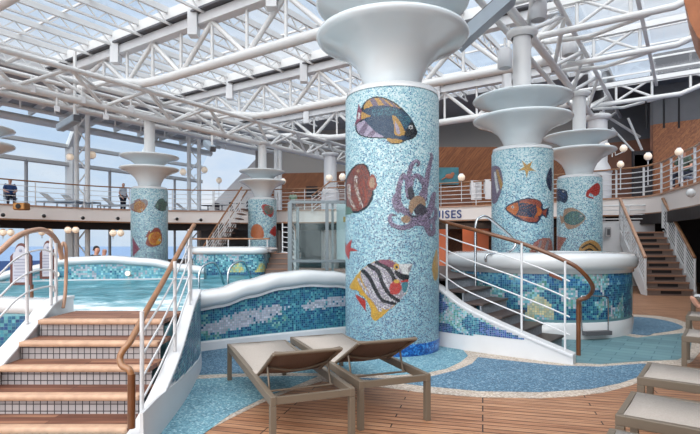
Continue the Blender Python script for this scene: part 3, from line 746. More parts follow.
octo = [(stroke([(110, 235), (104, 190), (108, 140), (118, 100), (134, 76), (150, 76), (154, 90), (146, 98)], 22, 6, 1.35), 'octo'),
  (stroke([(168, 230), (186, 180), (196, 120), (206, 80), (212, 50), (206, 38)], 22, 6, 1.35), 'octo'),
  (stroke([(178, 250), (180, 190), (160, 150), (140, 140), (122, 160), (118, 210)], 20, 14, 1.35), 'octo'),
  (stroke([(110, 310), (80, 295), (62, 260), (62, 200), (72, 160), (84, 136), (98, 160)], 24, 12, 1.35), 'octo'), (stroke([(60, 300), (44, 270), (40, 240), (56, 220)], 18, 8, 1.35), 'octo'),
  (stroke([(150, 330), (120, 365), (80, 378), (40, 368), (22, 345), (26, 320), (50, 322)], 22, 7, 1.35), 'octo'),
  (stroke([(165, 320), (190, 370), (205, 404), (222, 395), (220, 350)], 26, 10, 1.35), 'octo'), (stroke([(190, 320), (210, 280), (218, 240), (224, 220)], 28, 12, 1.35), 'octo'),
  (stroke([(160, 330), (200, 350), (228, 330), (230, 290)], 24, 10, 1.35), 'octo'), (stroke([(100, 320), (130, 352), (165, 360)], 20, 16, 1.35), 'octo'),
  (sm([(102, 205), (118, 190), (132, 215), (134, 245), (112, 250)]), 'dkgrey'),
  (sm([(134, 290), (160, 268), (186, 285), (188, 312), (160, 322), (136, 314)]), 'dkgrey'),
  (sm([(108, 285), (118, 250), (148, 232), (178, 246), (184, 280), (160, 268), (134, 290), (120, 315)]), 'tan'), (sm([(72, 335), (95, 322), (116, 332), (110, 352), (82, 354)]), 'tan'),
  (sm([(96, 300), (120, 318), (150, 330), (120, 330)]), 'dkgrey')]
column('mosaic_column', 'nearest and largest mosaic column, with an octopus and a black-striped fish', .61, 7.35, [
  ('fish_motif', 'blue and gold butterfly fish in mosaic', butter, (345, 90), 7.23, .0115), ('banded_fish_motif', 'yellow, grey and black banded fish in mosaic', banded, (340, 245), 5.11, .0115),
  ('discus_fish_motif', 'brown striped fish in mosaic', discus, (320, 120), 3.34, .0125), ('octopus_motif', 'lilac octopus in mosaic', octo, (385, 145), 4.57, .0125),
  ('starfish_motif', 'red starfish in mosaic', starfish(347.5, 249, 11, 'red', 80), (0, 0), 1, .0125),
  ('shell_motif', 'tan shell in mosaic', [(sm([(432, 268), (434, 256), (437, 250), (437.6, 276), (434, 280)]), 'goldw')], (0, 0), 1, .0125)], .0125, 58)

# second column
c2 = (3.95, 11.6)
imper = fish(526.5, 210, 41, 23, -1, 'orange', 'navy', 'rust', 8, 8, 'navy')
ang = [(sm([(491, 172), (494, 166), (500, 168), (503, 180), (501, 192), (496, 203), (492, 200)]), 'mauve'), ([(496, 170), (498, 169), (503, 184), (501, 190)], 'gold'), ([(494, 172), (496, 172), (499, 190), (497, 194)], 'white')]
shellp = [(sm([(530, 254), (534, 243), (543, 238), (551, 240), (551.5, 256), (540, 260)]), 'shell'), ([(534, 256), (540, 240), (542, 241), (538, 257)], 'grey'), ([(541, 257), (547, 240), (549, 241), (545, 258)], 'grey')]
column('mosaic_column', 'second mosaic column right of the nearest, with yellow starfish and orange striped fish', c2[0], c2[1], [
  ('starfish_motif', 'golden starfish in mosaic', starfish(527, 168, 9.5, 'goldw', 20), (0, 0), 1, None), ('fish_motif', 'orange and blue striped fish in mosaic', imper, (0, 0), 1, None),
  ('angelfish_motif', 'mauve angelfish at the left edge', ang, (0, 0), 1, None), ('shell_motif', 'pink striped shell', shellp, (0, 0), 1, None),
  ('mosaic_fish_motif', 'navy fish at the right edge', [(sm([(548, 172), (546, 180), (548, 188), (551.5, 190), (551.5, 168)]), 'navy')], (0, 0), 1, None)], .0145, 40, bs=.79)
# third column
column('mosaic_column', 'third mosaic column, behind the hot tub, with red crab claw and green fish', 7.4, 16.3, [
  ('claw_motif', 'red crab claw in mosaic', [(sm([(587, 192), (592, 186), (597, 183), (600, 186), (599, 193), (595, 196), (590, 193), (588, 197)]), 'red'), (stroke([(588, 191), (587, 196), (593, 198)], 2.4, 1.4), 'red')], (0, 0), 1, None),
  ('fish_motif', 'green oval fish in mosaic', fish(573, 218, 24, 20, 1, 'greenspeck', 'green', 'tan', 3, -8, 'tan'), (0, 0), 1, None),
  ('blue_fish_motif', 'navy blue fish in mosaic', fish(561, 195, 13, 16, 1, 'navy', 'blue', 'navy', 2, -50, 'navy'), (0, 0), 1, None),
  ('shell_motif', 'gold and black shell', [(sm([(579, 250), (583, 243), (592, 240), (600, 246), (600, 258), (586, 258)]), 'gold'), (stroke([(582, 248), (590, 244), (598, 250)], 1.5, 1.5), 'black'), (stroke([(584, 252), (590, 249), (596, 255)], 1.5, 1.5), 'black')], (0, 0), 1, None),
  ('pink_shell_motif', 'pink shell', [([(557.5, 236), (567, 238), (560, 250), (557.5, 252)], 'shell')], (0, 0), 1, None)], .016, 34)
# left row
column('mosaic_column', 'left mosaic column with red and yellow fish, behind the pool', -7.78, 19.6, [
  ('fish_motif', 'red fish with yellow stripes in mosaic', fish(154.5, 238, 16, 19, 1, 'yellow', 'red', 'rust', 5, 30, 'rust'), (0, 0), 1, None),
  ('yellow_fish_motif', 'yellow and rust fish in mosaic', fish(139.5, 206, 13, 17, 1, 'gold', 'rust', 'grey', 4, 70, 'rust'), (0, 0), 1, None),
  ('green_fish_motif', 'green striped fish in mosaic', fish(161, 205, 12, 12, -1, 'green', 'dkgrey', 'green', 4, -10, 'dkgrey'), (0, 0), 1, None),
  ('pink_fish_motif', 'pink triangular fish', [([(132.6, 236), (140, 249), (133, 257)], 'plum')], (0, 0), 1, None)], .018, 34, bs=.86)
column('mosaic_column', 'far left-row mosaic column with orange coral, beyond the small stairs', -4.2, 24.2, [
  ('fish_motif', 'red and green round fish', fish(268, 210, 10, 14, 1, 'green', 'red', 'red', 3, -40, 'red'), (0, 0), 1, None),
  ('coral_motif', 'orange coral in mosaic', [(sm([(251, 236), (252, 227), (257, 224), (262, 227), (264, 236), (258, 239)]), 'orange')], (0, 0), 1, None),
  ('red_coral_motif', 'red coral', [(sm([(270, 233), (272, 228), (275.6, 226), (275.6, 236)]), 'red')], (0, 0), 1, None)], .022, 26)
column('mosaic_column', 'mosaic column at the left frame edge, only its white bowls in view', -11.3, 15.1, (), .03, 30)

# plain white columns of the far row
def plain_column(x, y, lbl, z0=0):
    t = thing('white_column', lbl, 'column', (x, y, z0), 'plain white columns')
    b = MB(); b.lathe([(.5, z0), (.5, 4.3), (.46, 4.5), (.36, 4.7), (.36, 6.45)], (x, y, 0), 32); b.build('column_shaft', WHITE, t)
    b = MB(); b.lathe([(.38, 6.35), (.48, 6.42), (.48, 6.55), (0, 6.55)], (x, y, 0), 32); b.build('capital', WHITE, t)
    b = MB(); b.lathe([(.51, 4.28), (.53, 4.3), (.53, 4.36), (.49, 4.38)], (x, y, 0), 32); b.build('collar', WHITE, t)
plain_column(-1.1, 28.2, 'plain white column just left of the nearest mosaic column, with globe lamps')
plain_column(9.75, 19.9, 'plain white column right of the third mosaic column, by the right gallery')

# ------------------------------------------------------------------ pool
def tilewall(name, parent, path, zb, zt, tile, colf, side=1, offn=.004, label=None):
    """single square tiles along a path; zb, zt: functions of the arc length"""
    P = resample(path, tile); b = MB(); g = tile*.45
    for i in range(len(P)-1):
        a, c = P[i], P[i+1]; d = (c-a).normalized(); nn = Vector((d.y, -d.x, 0))*side*offn; m_ = (a+c)/2; s = (i+.5)*tile
        z = zb(s)+tile/2; top = zt(s)
        z = math.ceil(z/tile)*tile
        while z+g < top:
            col = colf(s, z)
            p0 = m_-d*g+nn; p1 = m_+d*g+nn
            b.add([(p0.x, p0.y, z-g), (p1.x, p1.y, z-g), (p1.x, p1.y, z+g), (p0.x, p0.y, z+g)], [(0, 1, 2, 3)], 0, col); z += tile
    o = b.build(name, TILES, parent)
    if label: o['label'] = label
    return o
def nz2(s, z, k=1.0, seed=0): return noise.noise(Vector((s*k, z*k, seed)))
def pick(cols): return tuple(lin(jit(random.choice(cols), .1)))
BL = [(34, 92, 124), (44, 112, 140), (62, 136, 154), (58, 124, 148), (92, 160, 170), (40, 84, 130)]
BLD = [(30, 78, 118), (36, 92, 130), (52, 116, 148), (30, 70, 120)]
BLL = [(104, 168, 182), (130, 190, 200), (88, 156, 172), (150, 200, 206)]
GR = [(176, 178, 192), (186, 188, 198), (168, 172, 186)]
GN = [(84, 150, 140), (104, 160, 150), (140, 178, 168)]
GROUT = mat('pale_grout', (120, 168, 178), .7)
def wall_body(path, zb, zt, th, mb, S_=None):
    secs = []; acc = 0; P = [Vector(p) for p in path]; L = [0]
    for a, b in zip(P, P[1:]): acc += (b-a).length; L.append(acc)
    mb.sweep([(p.x, p.y, 0) for p in P], [[(-th, zb), (0, zb), (0, zt(s)), (-th, zt(s))] for s in L], smooth=False); return L
def interp(tab):
    def f_(s):
        if s <= tab[0][0]: return tab[0][1]
        for (a, x), (b, y) in zip(tab, tab[1:]):
            if s <= b:
                t = (s-a)/(b-a); t = t*t*(3-2*t); return x+(y-x)*t
        return tab[-1][1]
    return f_
def coping_sec(w, hh, ztop):
    """rounded coping with a small lip beneath, section in (lateral, height)"""
    pts = []
    zc = ztop-hh
    for k in range(22):
        a = -PI/2+2*PI*k/22; ca, sa = math.cos(a), math.sin(a)
        pts.append((w*math.copysign(abs(ca)**.8, ca), zc+hh*math.copysign(abs(sa)**.8, sa)))
    return pts
def coping(name, parent, path, ztop, w=.22, hh=.12, lat=0, m=GLOSSW):
    P = [Vector(p) for p in path]; L = [0]
    for a, b_ in zip(P, P[1:]): L.append(L[-1]+(b_-a).length)
    b = MB(); b.sweep([(p.x, p.y, 0) for p in P], [[(x+lat, z) for x, z in coping_sec(w, hh, ztop(s))] for s in L])
    return b.build(name, m, parent)
def lip(name, parent, path, ztop, w0, w1, h):
    P = [Vector(p) for p in path]; L = [0]
    for a, b_ in zip(P, P[1:]): L.append(L[-1]+(b_-a).length)
    b = MB(); b.sweep([(p.x, p.y, 0) for p in P], [[(w0, ztop(s)-h), (w1, ztop(s)-h), (w1, ztop(s)), (w0, ztop(s))] for s in L], smooth=False)
    return b.build(name, WHITE, parent)

# front wall with the wave-shaped coping
fw = catmull([(-2.13, 7.0, 0), (-1.62, 7.38, 0), (-1.1, 7.72, 0), (-.5, 8.08, 0), (0, 8.36, 0), (.7, 8.66, 0), (1.3, 8.78, 0)], 8)
t = thing('pool_wall', 'pool front wall with white wave coping, behind the two loungers', 'pool wall', (-.6, 8.0, 0), 'pool surround walls')
ztf = interp([(0, .83), (.35, .86), (.8, .965), (1.3, 1.06), (1.75, 1.09), (2.2, 1.06), (2.8, .96), (3.8, .9)])
b = MB(); wall_body(fw, 0, lambda s: ztf(s)-.24, .3, b); b.build('wall_body', GROUT, t)
b = MB(); b.sweep(fw, [(-.02, 0), (.03, 0), (.03, .12), (.02, .14), (-.02, .14)], smooth=False); b.build('plinth', WHITE, t)
def fcol(s, z):
    # two grey leaping shapes among blue tiles
    def blob(cx, cz, a, bb, tilt):
        x = s-cx; y = z-cz-tilt*x; e = (x/a)**2+(y/bb)**2+nz2(s, z, 5)*.45+random.uniform(-.4, .4); return e < 1
    if blob(.72, .40, .66, .12, .17) or blob(2.15, .55, .48, .09, .05): return pick(GR) if random.random() > .08 else pick(BL)
    v = nz2(s, z, 1.6, 3)
    return pick(BLD+BL if v < -.12 else GN+BL if v > .3 else BL)
tilewall('mosaic_panel', t, fw, lambda s: .14, lambda s: ztf(s)-.24, .033, fcol, 1)
coping('coping', t, fw, ztf, .24, .125, -.13); lip('coping_lip', t, fw, lambda s: ztf(s)-.2, -.1, .045, .06)

# pool water
water_out = [(-3.0, 5.46), (-1.78, 5.46), (-1.9, 6.2), (-2.3, 7.1), (-1.2, 7.95), (0, 8.65), (1.2, 9.1), (1.2, 12.6), (-3.8, 12.6), (-3.4, 11.3), (-4.2, 11.2), (-5.3, 11.0), (-6.2, 10.8), (-6.8, 10.4), (-7.8, 9.6), (-8.8, 8.3), (-9, 6.8), (-8.1, 5.4), (-5.5, 5.35), (-3.8, 5.75), (-3.2, 5.85)]
b = MB(); b.prism(water_out, .02, .72)
o = b.build('pool_water', WATER, origin=(0, 0, .02)); tag(o, 'pale turquoise pool water with white froth by the steps', 'water')

# far wall of the pool, humped coping
far = catmull([(-3.25, 11.25, 0), (-4.1, 11.15, 0), (-5.2, 10.95, 0), (-6.1, 10.75, 0), (-6.7, 10.4, 0), (-7.7, 9.6, 0), (-8.7, 8.3, 0), (-8.9, 6.8, 0), (-8.0, 5.35, 0), (-5.5, 5.25, 0), (-4.3, 5.4, 0), (-3.75, 5.6, 0), (-3.2, 5.72, 0)], 6)
t = thing('pool_wall', 'far and left pool wall with humped white coping and underwater lamps', 'pool wall', (-6, 9, 0), 'pool surround walls')
Ls = [0]
for a, b_ in zip(far, far[1:]): Ls.append(Ls[-1]+(b_-a).length)
tot = Ls[-1]
ztr = interp([(0, 1.0), (.5, 1.06), (1.2, 1.19), (2.0, 1.25), (2.9, 1.22), (3.5, 1.05), (4.3, .86), (7, .84), (tot-2.5, .9), (tot-.9, .94), (tot, .9)])
b = MB(); wall_body(far, 0, lambda s: ztr(s)-.16, -.3, b); b.build('wall_body', GROUT, t)
coping('coping', t, far, ztr, .2, .095, .12); 
tilewall('inner_mosaic', t, far, lambda s: .7, lambda s: ztr(s)-.17, .045, lambda s, z: pick(GR+BLL if nz2(s, z*2, 2.2) > .12 else BLL+[(84, 146, 176), (96, 158, 184)] if nz2(s, z, 3) > -.2 else BL+BLL), -1)
b = MB(); b.sweep(far, [(-.03, .715), (-.01, .715), (-.01, .745), (-.03, .745)], smooth=False); b.build('waterline_trim', WHITE, t)
tilewall('outer_mosaic', t, off([p for p in far[-22:]], -.3), lambda s: .1, lambda s: .76, .036, lambda s, z: pick(BLD+BL), 1)
for s_at in (1.55, 3.0):
    k = min(range(len(Ls)), key=lambda i: abs(Ls[i]-s_at)); p = far[k]; d = (far[k+1]-far[k-1]).normalized(); nn = Vector((-d.y, d.x, 0))
    nn = nn if nn.y < 0 else -nn
    b = MB(); q = p+nn*.02+Vector((0, 0, .86)); b.tube([q, q+nn*.05], .055, 14); b.build('pool_lamp', GLOBE, t)

# raised terrace beyond the pool
b = MB(); b.prism([(-3.9, 12.75), (2.6, 12.75), (2.6, 12.0), (3.0, 15.2), (-3.2, 17), (-4.4, 15)], 0, .72)
struct('floor_terrace', b, FARTREAD)
# grab rails
def hoop(name, lbl, a, b_, h, base, fwd, grp=None, r=.02, cat='grab rail'):
    A = Vector(a); B = Vector(b_)
    P = catmull([A, A+Vector((0, 0, h*.75))+(B-A)*.02, A+Vector((0, 0, h))+(B-A)*.25, A+Vector((0, 0, h*.9))+(B-A)*.65, B], 8)
    m = MB(); m.tube(P, r, 10); o = m.build(name, CHROME); tag(o, lbl, cat, grp); return o
hoop('grab_rail', 'left curved chrome pool grab rail rising behind the wave coping', at(199, 292, 8.3), at(224, 284, 8.9), .42, 0, 0, 'chrome pool grab rails')
hoop('grab_rail', 'right curved chrome pool grab rail rising behind the wave coping', at(228, 291, 8.5), at(252, 281, 9.1), .42, 0, 0, 'chrome pool grab rails')

# ------------------------------------------------------------------ pool entry stairs, left foreground
SX0, SX1 = -2.985, -1.58
t = thing('pool_steps', 'teak steps with white tiled risers leading up to the pool', 'steps', (-2.3, 4.5, 0))
NS = 5; rise = .1565; ng = [4.83-.28*i for i in range(NS)]     # nosing positions, top to bottom
ztr_ = [.772-rise*i for i in range(NS)]
for i in range(NS):
    y0 = ng[i]; y1 = 5.5 if i == 0 else ng[i-1]+.035; z = ztr_[i]
    xr = -1.53-.112*(y1-3.6)-.055
    b = MB(); b.box(((SX0+xr)/2, (y0+y1)/2, z-.02), (xr-SX0, y1-y0, .04))
    o = b.build('tread', TREAD, t)
    b = MB(); b.box(((SX0+xr)/2, y0+.035, z-.018), (xr-SX0-.004, .1, .05)); b.build('nosing', NOSE, t, bevel=.018)
    b = MB(); b.box(((SX0+xr)/2, y0+.035+.01, z-.04-(rise-.04)/2), (xr-SX0, .02, rise-.04)); b.build('riser', RISER, t)
b = MB(); b.box(((SX0-1.80)/2, 5.22, .35), (-1.80-SX0, .56, .68)); b.build('landing_base', GROUT, t)

# right flank: slanted white cap, mosaic and white skirt
cap = [(-1.53, 3.58, .15), (-1.545, 3.75, .17), (-1.58, 4.2, .31), (-1.63, 4.7, .50), (-1.685, 5.1, .68), (-1.75, 5.5, .84), (-1.84, 6.0, .93), (-1.98, 6.5, .92), (-2.15, 6.95, .86)]
capP = catmull(cap, 6)
t = thing('stair_flank', 'white capped flank wall right of the pool steps, curving to the pool', 'stair flank', (-1.7, 5, 0), 'stair flank walls')
b = MB()
b.sweep([(p.x, p.y, 0) for p in capP], [[(-.065, 0), (.05, 0), (.05, p.z-.03), (-.065, p.z-.03)] for p in capP], smooth=False); b.build('flank_body', WHITE, t)
b = MB(); b.sweep([(p.x, p.y, 0) for p in capP], [[(-.065, p.z-.035), (.062, p.z-.035), (.062, p.z), (-.065, p.z)] for p in capP], smooth=False); b.build('flank_cap', WHITE, t, bevel=.01)
side = [Vector((p.x+.05*1, p.y, 0)) for p in capP]
sk = MB(); sk.sweep(side, [[(-.01, 0), (.02, 0), (.012, max(.12, min(.30, .30-.07*(p.y-4.0)))), (-.01, max(.12, min(.30, .30-.07*(p.y-4.0))))] for p in side], smooth=False)
sk.build('skirt', WHITE, t)
SL = [0]
for a, b_ in zip(side, side[1:]): SL.append(SL[-1]+(b_-a).length)
zc = interp([(SL[i], capP[i].z) for i in range(0, len(capP), 3)]); yc = interp([(SL[i], capP[i].y) for i in range(0, len(capP), 3)])
tilewall('flank_mosaic', t, side, lambda s: max(.12, min(.30, .30-.07*(yc(s)-4.0))), lambda s: zc(s)-.05, .028, lambda s, z: pick(GR+GN+BLL if abs(nz2(s*3, z*2, 1.5, 8)) < .09 else BLD+BL), 1, .006)
# left flank
capL = catmull([(-2.98, 3.4, .12), (-3.01, 3.7, .2), (-3.03, 4.2, .42), (-3.06, 4.6, .60), (-3.09, 5.0, .79), (-3.16, 5.35, .90), (-3.18, 5.7, .92)], 6)
t = thing('stair_flank', 'white capped flank wall left of the pool steps', 'stair flank', (-3.1, 4.6, 0), 'stair flank walls')
b = MB(); b.sweep([(p.x, p.y, 0) for p in capL], [[(-.07, 0), (.06, 0), (.06, p.z-.03), (-.07, p.z-.03)] for p in capL], smooth=False); b.build('flank_body', WHITE, t)
b = MB(); b.sweep([(p.x, p.y, 0) for p in capL], [[(-.09, p.z-.035), (.07, p.z-.035), (.07, p.z), (-.09, p.z)] for p in capL], smooth=False); b.build('flank_cap', WHITE, t, bevel=.01)

# right stair rail
def Z(y): # cap height
    for a, b_ in zip(cap, cap[1:]):
        if a[1] <= y <= b_[1]: return a[2]+(b_[2]-a[2])*(y-a[1])/(b_[1]-a[1])
    return cap[-1][2]
def Xc(y):
    for a, b_ in zip(cap, cap[1:]):
        if a[1] <= y <= b_[1]: return a[0]+(b_[0]-a[0])*(y-a[1])/(b_[1]-a[1])
    return cap[-1][0]
t = thing('stair_railing', 'brown handrail curling to a wooden post, right of the pool steps', 'railing', (-1.6, 4.6, .16), 'pool step railings')
b = MB(); top = catmull([at(194, 225, 5.65), at(181, 248, 5.1), at(165, 278, 4.5), at(148, 308, 4.0), at(131, 340, 3.68), at(123, 350.5, 3.62), at(120, 359, 3.6), at(122.5, 366, 3.58), at(129, 369.5, 3.56), at(131.5, 376, 3.56)], 8)
b.tube(top, .024, 12); b.build('handrail', WOODRAIL, t)
b = MB(); b.tube([at(131.5, 374, 3.56), at(131.5, 428, 3.56)], .027, 12); b.build('newel_post', DARKRAIL, t)
for y, ztop_ in ((3.75, 1.0), (4.7, 1.34), (5.5, 1.66), (5.62, 1.66)):
    b = MB(); b.tube([(Xc(y), y, Z(y)), (Xc(y), y, ztop_)], .017, 8); b.build('post', WHITE, t)
for k in range(4):
    b = MB(); f_ = .2+.2*k
    b.tube([(Xc(y)-.0, y, Z(y)+(zt_-Z(y))*f_) for y, zt_ in ((3.75, 1.0), (4.2, 1.16), (4.7, 1.36), (5.1, 1.52), (5.6, 1.7))], .0095, 6); b.build('rail_bar', WHITE, t)
# left stair rail, arched
t = thing('stair_railing', 'pale arched handrail bending over at the pool edge, left of the steps', 'railing', (-3.1, 4.8, .5), 'pool step railings')
arch = [(-60, 300, 4.05), (-30, 276, 4.2), (0, 251, 4.45), (15, 238, 4.65), (29, 231.5, 4.88), (43, 230, 5.1), (53, 236, 5.25), (59, 246, 5.38), (62, 259, 5.44)]
b = MB(); b.tube(catmull([at(*p) for p in arch], 8), .026, 12); b.build('handrail', PALERAIL, t)
b = MB(); b.tube(catmull([at(62, 259, 5.44), at(61.5, 248, 5.46), at(63.5, 243, 5.5), at(66, 249, 5.5), at(66, 275, 5.5), at(65, 296, 5.45), at(63, 308, 5.4)], 8), .018, 10); b.build('end_loop', PALERAIL, t)
for px, top_, d in ((27, 233, 4.86), (51, 238, 5.22), (56, 243, 5.32)):
    b = MB(); A = at(px, top_, d); zc_ = min(capL, key=lambda p: abs(p.y-d)).z; b.tube([A, (A.x, A.y, zc_)], .016, 8); b.build('post', WHITE, t)
for q, dz in enumerate((.2, .4, .58)):
    b = MB(); b.tube(catmull([at(x, y, d)-Vector((0, 0, dz*(1 if x < 50 else .9))) for x, y, d in arch[1:7]]+[at(57-q*1.5, 252+q*8+dz*40, 5.3)], 6), .0095, 6); b.build('rail_bar', WHITE, t)

# placards on posts
SIGN = mat('placard_face', (176, 180, 192), .5); SIGNF = mat('placard_frame', (92, 50, 44), .4); INK = mat('placard_ink', (132, 138, 158), .6)
def placard(px0, px1, ytop, ybot, d, lbl, rz):
    A = at((px0+px1)/2, ybot, d); w = (px1-px0)/F*d; h = (ybot-ytop)/F*d
    t = thing('placard', lbl, 'sign', (A.x, A.y, .9), 'arched notice placards')
    R = Matrix.Rotation(rz, 3, 'Z'); X = R @ Vector((1, 0, 0)); Y = R @ Vector((0, 1, 0))
    def plate(w, h, y0, y1, m, nm, inset=0):
        pts = [(-w/2+inset, inset), (w/2-inset, inset), (w/2-inset, h*.68), (w*.33, h*.78)]
        pts += [(w*.28*math.cos(a)*(1-inset*3), h*.78+(h*.22-inset)*math.sin(a)) for a in [PI*k/8 for k in range(9)]]
        pts += [(-w*.33, h*.78), (-w/2+inset, h*.68)]
        b = MB(); b.vprism([A+X*p[0]+Vector((0, 0, p[1]))+Y*y0 for p in pts], Y*(y1-y0)); return b.build(nm, m, t)
    plate(w, h, 0, .03, SIGNF, 'frame'); plate(w, h, -.008, 0, SIGN, 'notice', .03)
    b = MB()
    for k in range(7): b.box(A+Vector((0, 0, h*(.16+.075*k)))-Y*.01, (w*(.62 if k % 3 else .5), .004, h*.018), rz)
    b.ball(A+Vector((0, 0, h*.82))-Y*.01, (w*.08, .004, w*.08), 10); b.build('text_lines', INK, t)
    b = MB(); b.tube([A+X*w*.42+Y*.05, Vector((A.x, A.y, .86))+X*w*.42+Y*.05], .02, 8); b.build('post', DARKRAIL, t)
placard(11, 30.5, 243, 285, 5.62, 'larger arched notice placard with brown frame, leftmost by the stair rail', .15)
placard(40.5, 55, 240.5, 279, 5.75, 'smaller arched notice placard right of the leftmost one', .25)

# ------------------------------------------------------------------ raised tub beyond the pool
t = thing('splash_tub', 'raised rectangular mosaic tub with white coping at the far side of the pool', 'hot tub', (-3.1, 13.6, 0), 'raised hot tubs')
bx = catmull([(-3.9, 14.8, 0), (-4.1, 13.4, 0), (-3.95, 12.9, 0), (-3.7, 12.75, 0), (-3.3, 12.72, 0), (-2.7, 12.72, 0), (-2.35, 12.74, 0), (-2.2, 12.9, 0), (-2.2, 13.4, 0), (-2.2, 14.8, 0)], 5)
b = MB(); wall_body(bx, 0, lambda s: 1.22, .3, b); b.build('tub_wall', GROUT, t)
def tcol(s, z):
    if z < .78: return pick(BLD)
    v = nz2(s, z, 2.5, 5)
    if abs(z-.86) < .14 and 2.9 < s < 4.4 and v > -.1: return pick([(206, 190, 104), (190, 196, 130), (150, 190, 170)])
    return pick(BLL+GR if v > .05 else BL+BLL)
tilewall('mosaic_panel', t, bx, lambda s: .68, lambda s: 1.24, .045, tcol, 1)
coping('coping', t, bx, lambda s: 1.42, .2, .1, -.12); b = MB(); b.prism([(p.x, p.y) for p in bx], 1.1, 1.12); b.build('tub_water', WATER, t)

# ------------------------------------------------------------------ round hot tub on the right
TC = Vector((3.5, 9.48, 0)); TR = 1.57
a0 = math.radians(112); a1 = math.radians(428)
ring = [TC+Vector((TR*math.cos(a), TR*math.sin(a), 0)) for a in [a0+(a1-a0)*k/72 for k in range(73)]]
t = thing('round_hot_tub', 'large round hot tub with blue mosaic side and thick white rim', 'hot tub', TC, 'raised hot tubs')
b = MB(); b.lathe([(TR-.5, 0), (TR, 0), (TR, 1.12), (TR-.5, 1.12)], TC, 72, a0=a0, a1=a1); b.build('tub_wall', GROUT, t)
b = MB(); b.lathe([(TR+.02, 0), (TR+.02, .25), (TR-.01, .27)], TC, 72, a0=a0, a1=a1); b.build('plinth', GLOSSW, t)
def rcol(s, z):
    v = nz2(s, z*1.5, 2.4, 11); w_ = nz2(s*3, z*3, 1.2, 4)
    if v > .06 and w_ > -.2: return pick(GR+GN+BLL)
    if nz2(s, z, 1.7, 20) > .38: return pick([(196, 190, 150), (170, 182, 160)])
    return pick([(40, 96, 150), (58, 120, 168), (86, 150, 182), (48, 110, 150), (110, 170, 190)] if z > .85 else BLD+BL)
tilewall('mosaic_side', t, ring, lambda s: .27, lambda s: 1.04, .036, rcol, 1, .006)
b = MB(); b.lathe([(TR-.6, 1.1), (TR-.55, 1.24), (TR-.5, 1.32), (TR-.4, 1.36), (TR-.1, 1.36), (TR+.05, 1.33), (TR+.1, 1.26), (TR+.1, 1.16), (TR+.06, 1.09), (TR+.03, 1.08), (TR+.03, 1.03), (TR-.02, 1.02)], TC, 72, a0=a0, a1=a1)
b.build('rim', GLOSSW, t)
b = MB(); b.lathe([(0, 1.2), (TR-.5, 1.2)], TC, 72); b.build('tub_water', WATER, t)
b = MB(); c_ = at(573, 304, 7.8); b.box((at(568, 330, 7.72)), (.01, .01, .01))
# chrome loop handle with foot plate on the tub side
t2 = thing('towel_loop', 'chrome loop frame with dark foot plate on the round hot tub side', 'metal frame', at(600, 332, 7.78))
def tubp(px, py, r=TR+.05):
    k = (px-350)/F; a_ = k*k+1; bb = -2*(k*TC.x+TC.y); cc = TC.x**2+TC.y**2-r*r; y = (-bb-math.sqrt(max(0, bb*bb-4*a_*cc)))/(2*a_); return at(px, py, y)
b = MB(); b.tube(catmull([tubp(582, 331), tubp(581, 300), tubp(584, 296), tubp(596, 296), tubp(606, 297), tubp(608, 302), tubp(608, 330)], 6), .011, 8); b.build('loop', CHROME, t2)
b = MB(); b.vprism([tubp(582, 331), tubp(608, 330), tubp(608, 334), tubp(582, 335)], (0.02, -.09, 0)); b.build('foot_plate', DGREY, t2)
# small brown plate on the rim edge
b = MB(); b.vprism([tubp(549, 272, TR+.1), tubp(562, 277, TR+.1), tubp(562, 281, TR+.1), tubp(549, 276, TR+.1)], (0, -.01, 0)); tag(b.build('warning_plate', mat('rust_plate', (120, 70, 52), .5)), 'small brown plate under the round hot tub rim', 'plate')

# curved stairs to the hot tub
P0 = [(2.80, 6.30), (2.35, 6.63), (1.95, 6.93), (1.6, 7.22), (1.33, 7.5), (1.12, 7.95), (.98, 8.45)]
hz = [.12, .30, .47, .65, .87, .96, 1.0]
cp = catmull([(x, y, z) for (x, y), z in zip(P0, hz)], 6); cpf = catmull([(x, y, z) for (x, y), z in zip(P0, hz)], 60)
t = thing('tub_stair_wall', 'curved mosaic stair wall with slanted white cap, right of nearest column', 'stair flank', (2, 6.9, 0), 'stair flank walls')
b = MB(); b.sweep([(p.x, p.y, 0) for p in cp], [[(-.07, 0), (.07, 0), (.07, p.z-.02), (-.07, p.z-.02)] for p in cp], smooth=False); b.build('wall_body', WHITE, t)
b = MB(); b.sweep([(p.x, p.y, 0) for p in cp], [[(-.09, p.z-.03), (.09, p.z-.03), (.09, p.z+.01), (-.09, p.z+.01)] for p in cp], smooth=False); b.build('wall_cap', WHITE, t, bevel=.008)
q = [Vector((p.x, p.y, 0)) for p in cp]; QL = [0]
for a, b_ in zip(q, q[1:]): QL.append(QL[-1]+(b_-a).length)
zq = interp([(QL[i], cp[i].z) for i in range(0, len(cp), 2)])
face = off(q, .072)
tilewall('mosaic_face', t, face, lambda s: .26-.03*s, lambda s: zq(s)-.04, .026, lambda s, z: pick(GR+BLL+GN if nz2(s, z*1.4, 2.2, 31) > .12 else [(70, 96, 160), (96, 120, 176), (60, 84, 150)]+BLD if nz2(s, z, 1.8, 9) > -.05 else BL), -1, .004)
t = thing('tub_steps', 'dark treads curving up behind the mosaic stair wall', 'steps', (2.5, 7.2, 0))
ux = Vector((-.786, .618, 0)); vx = Vector((.618, .786, 0)); B0 = Vector((2.80, 6.30, 0))
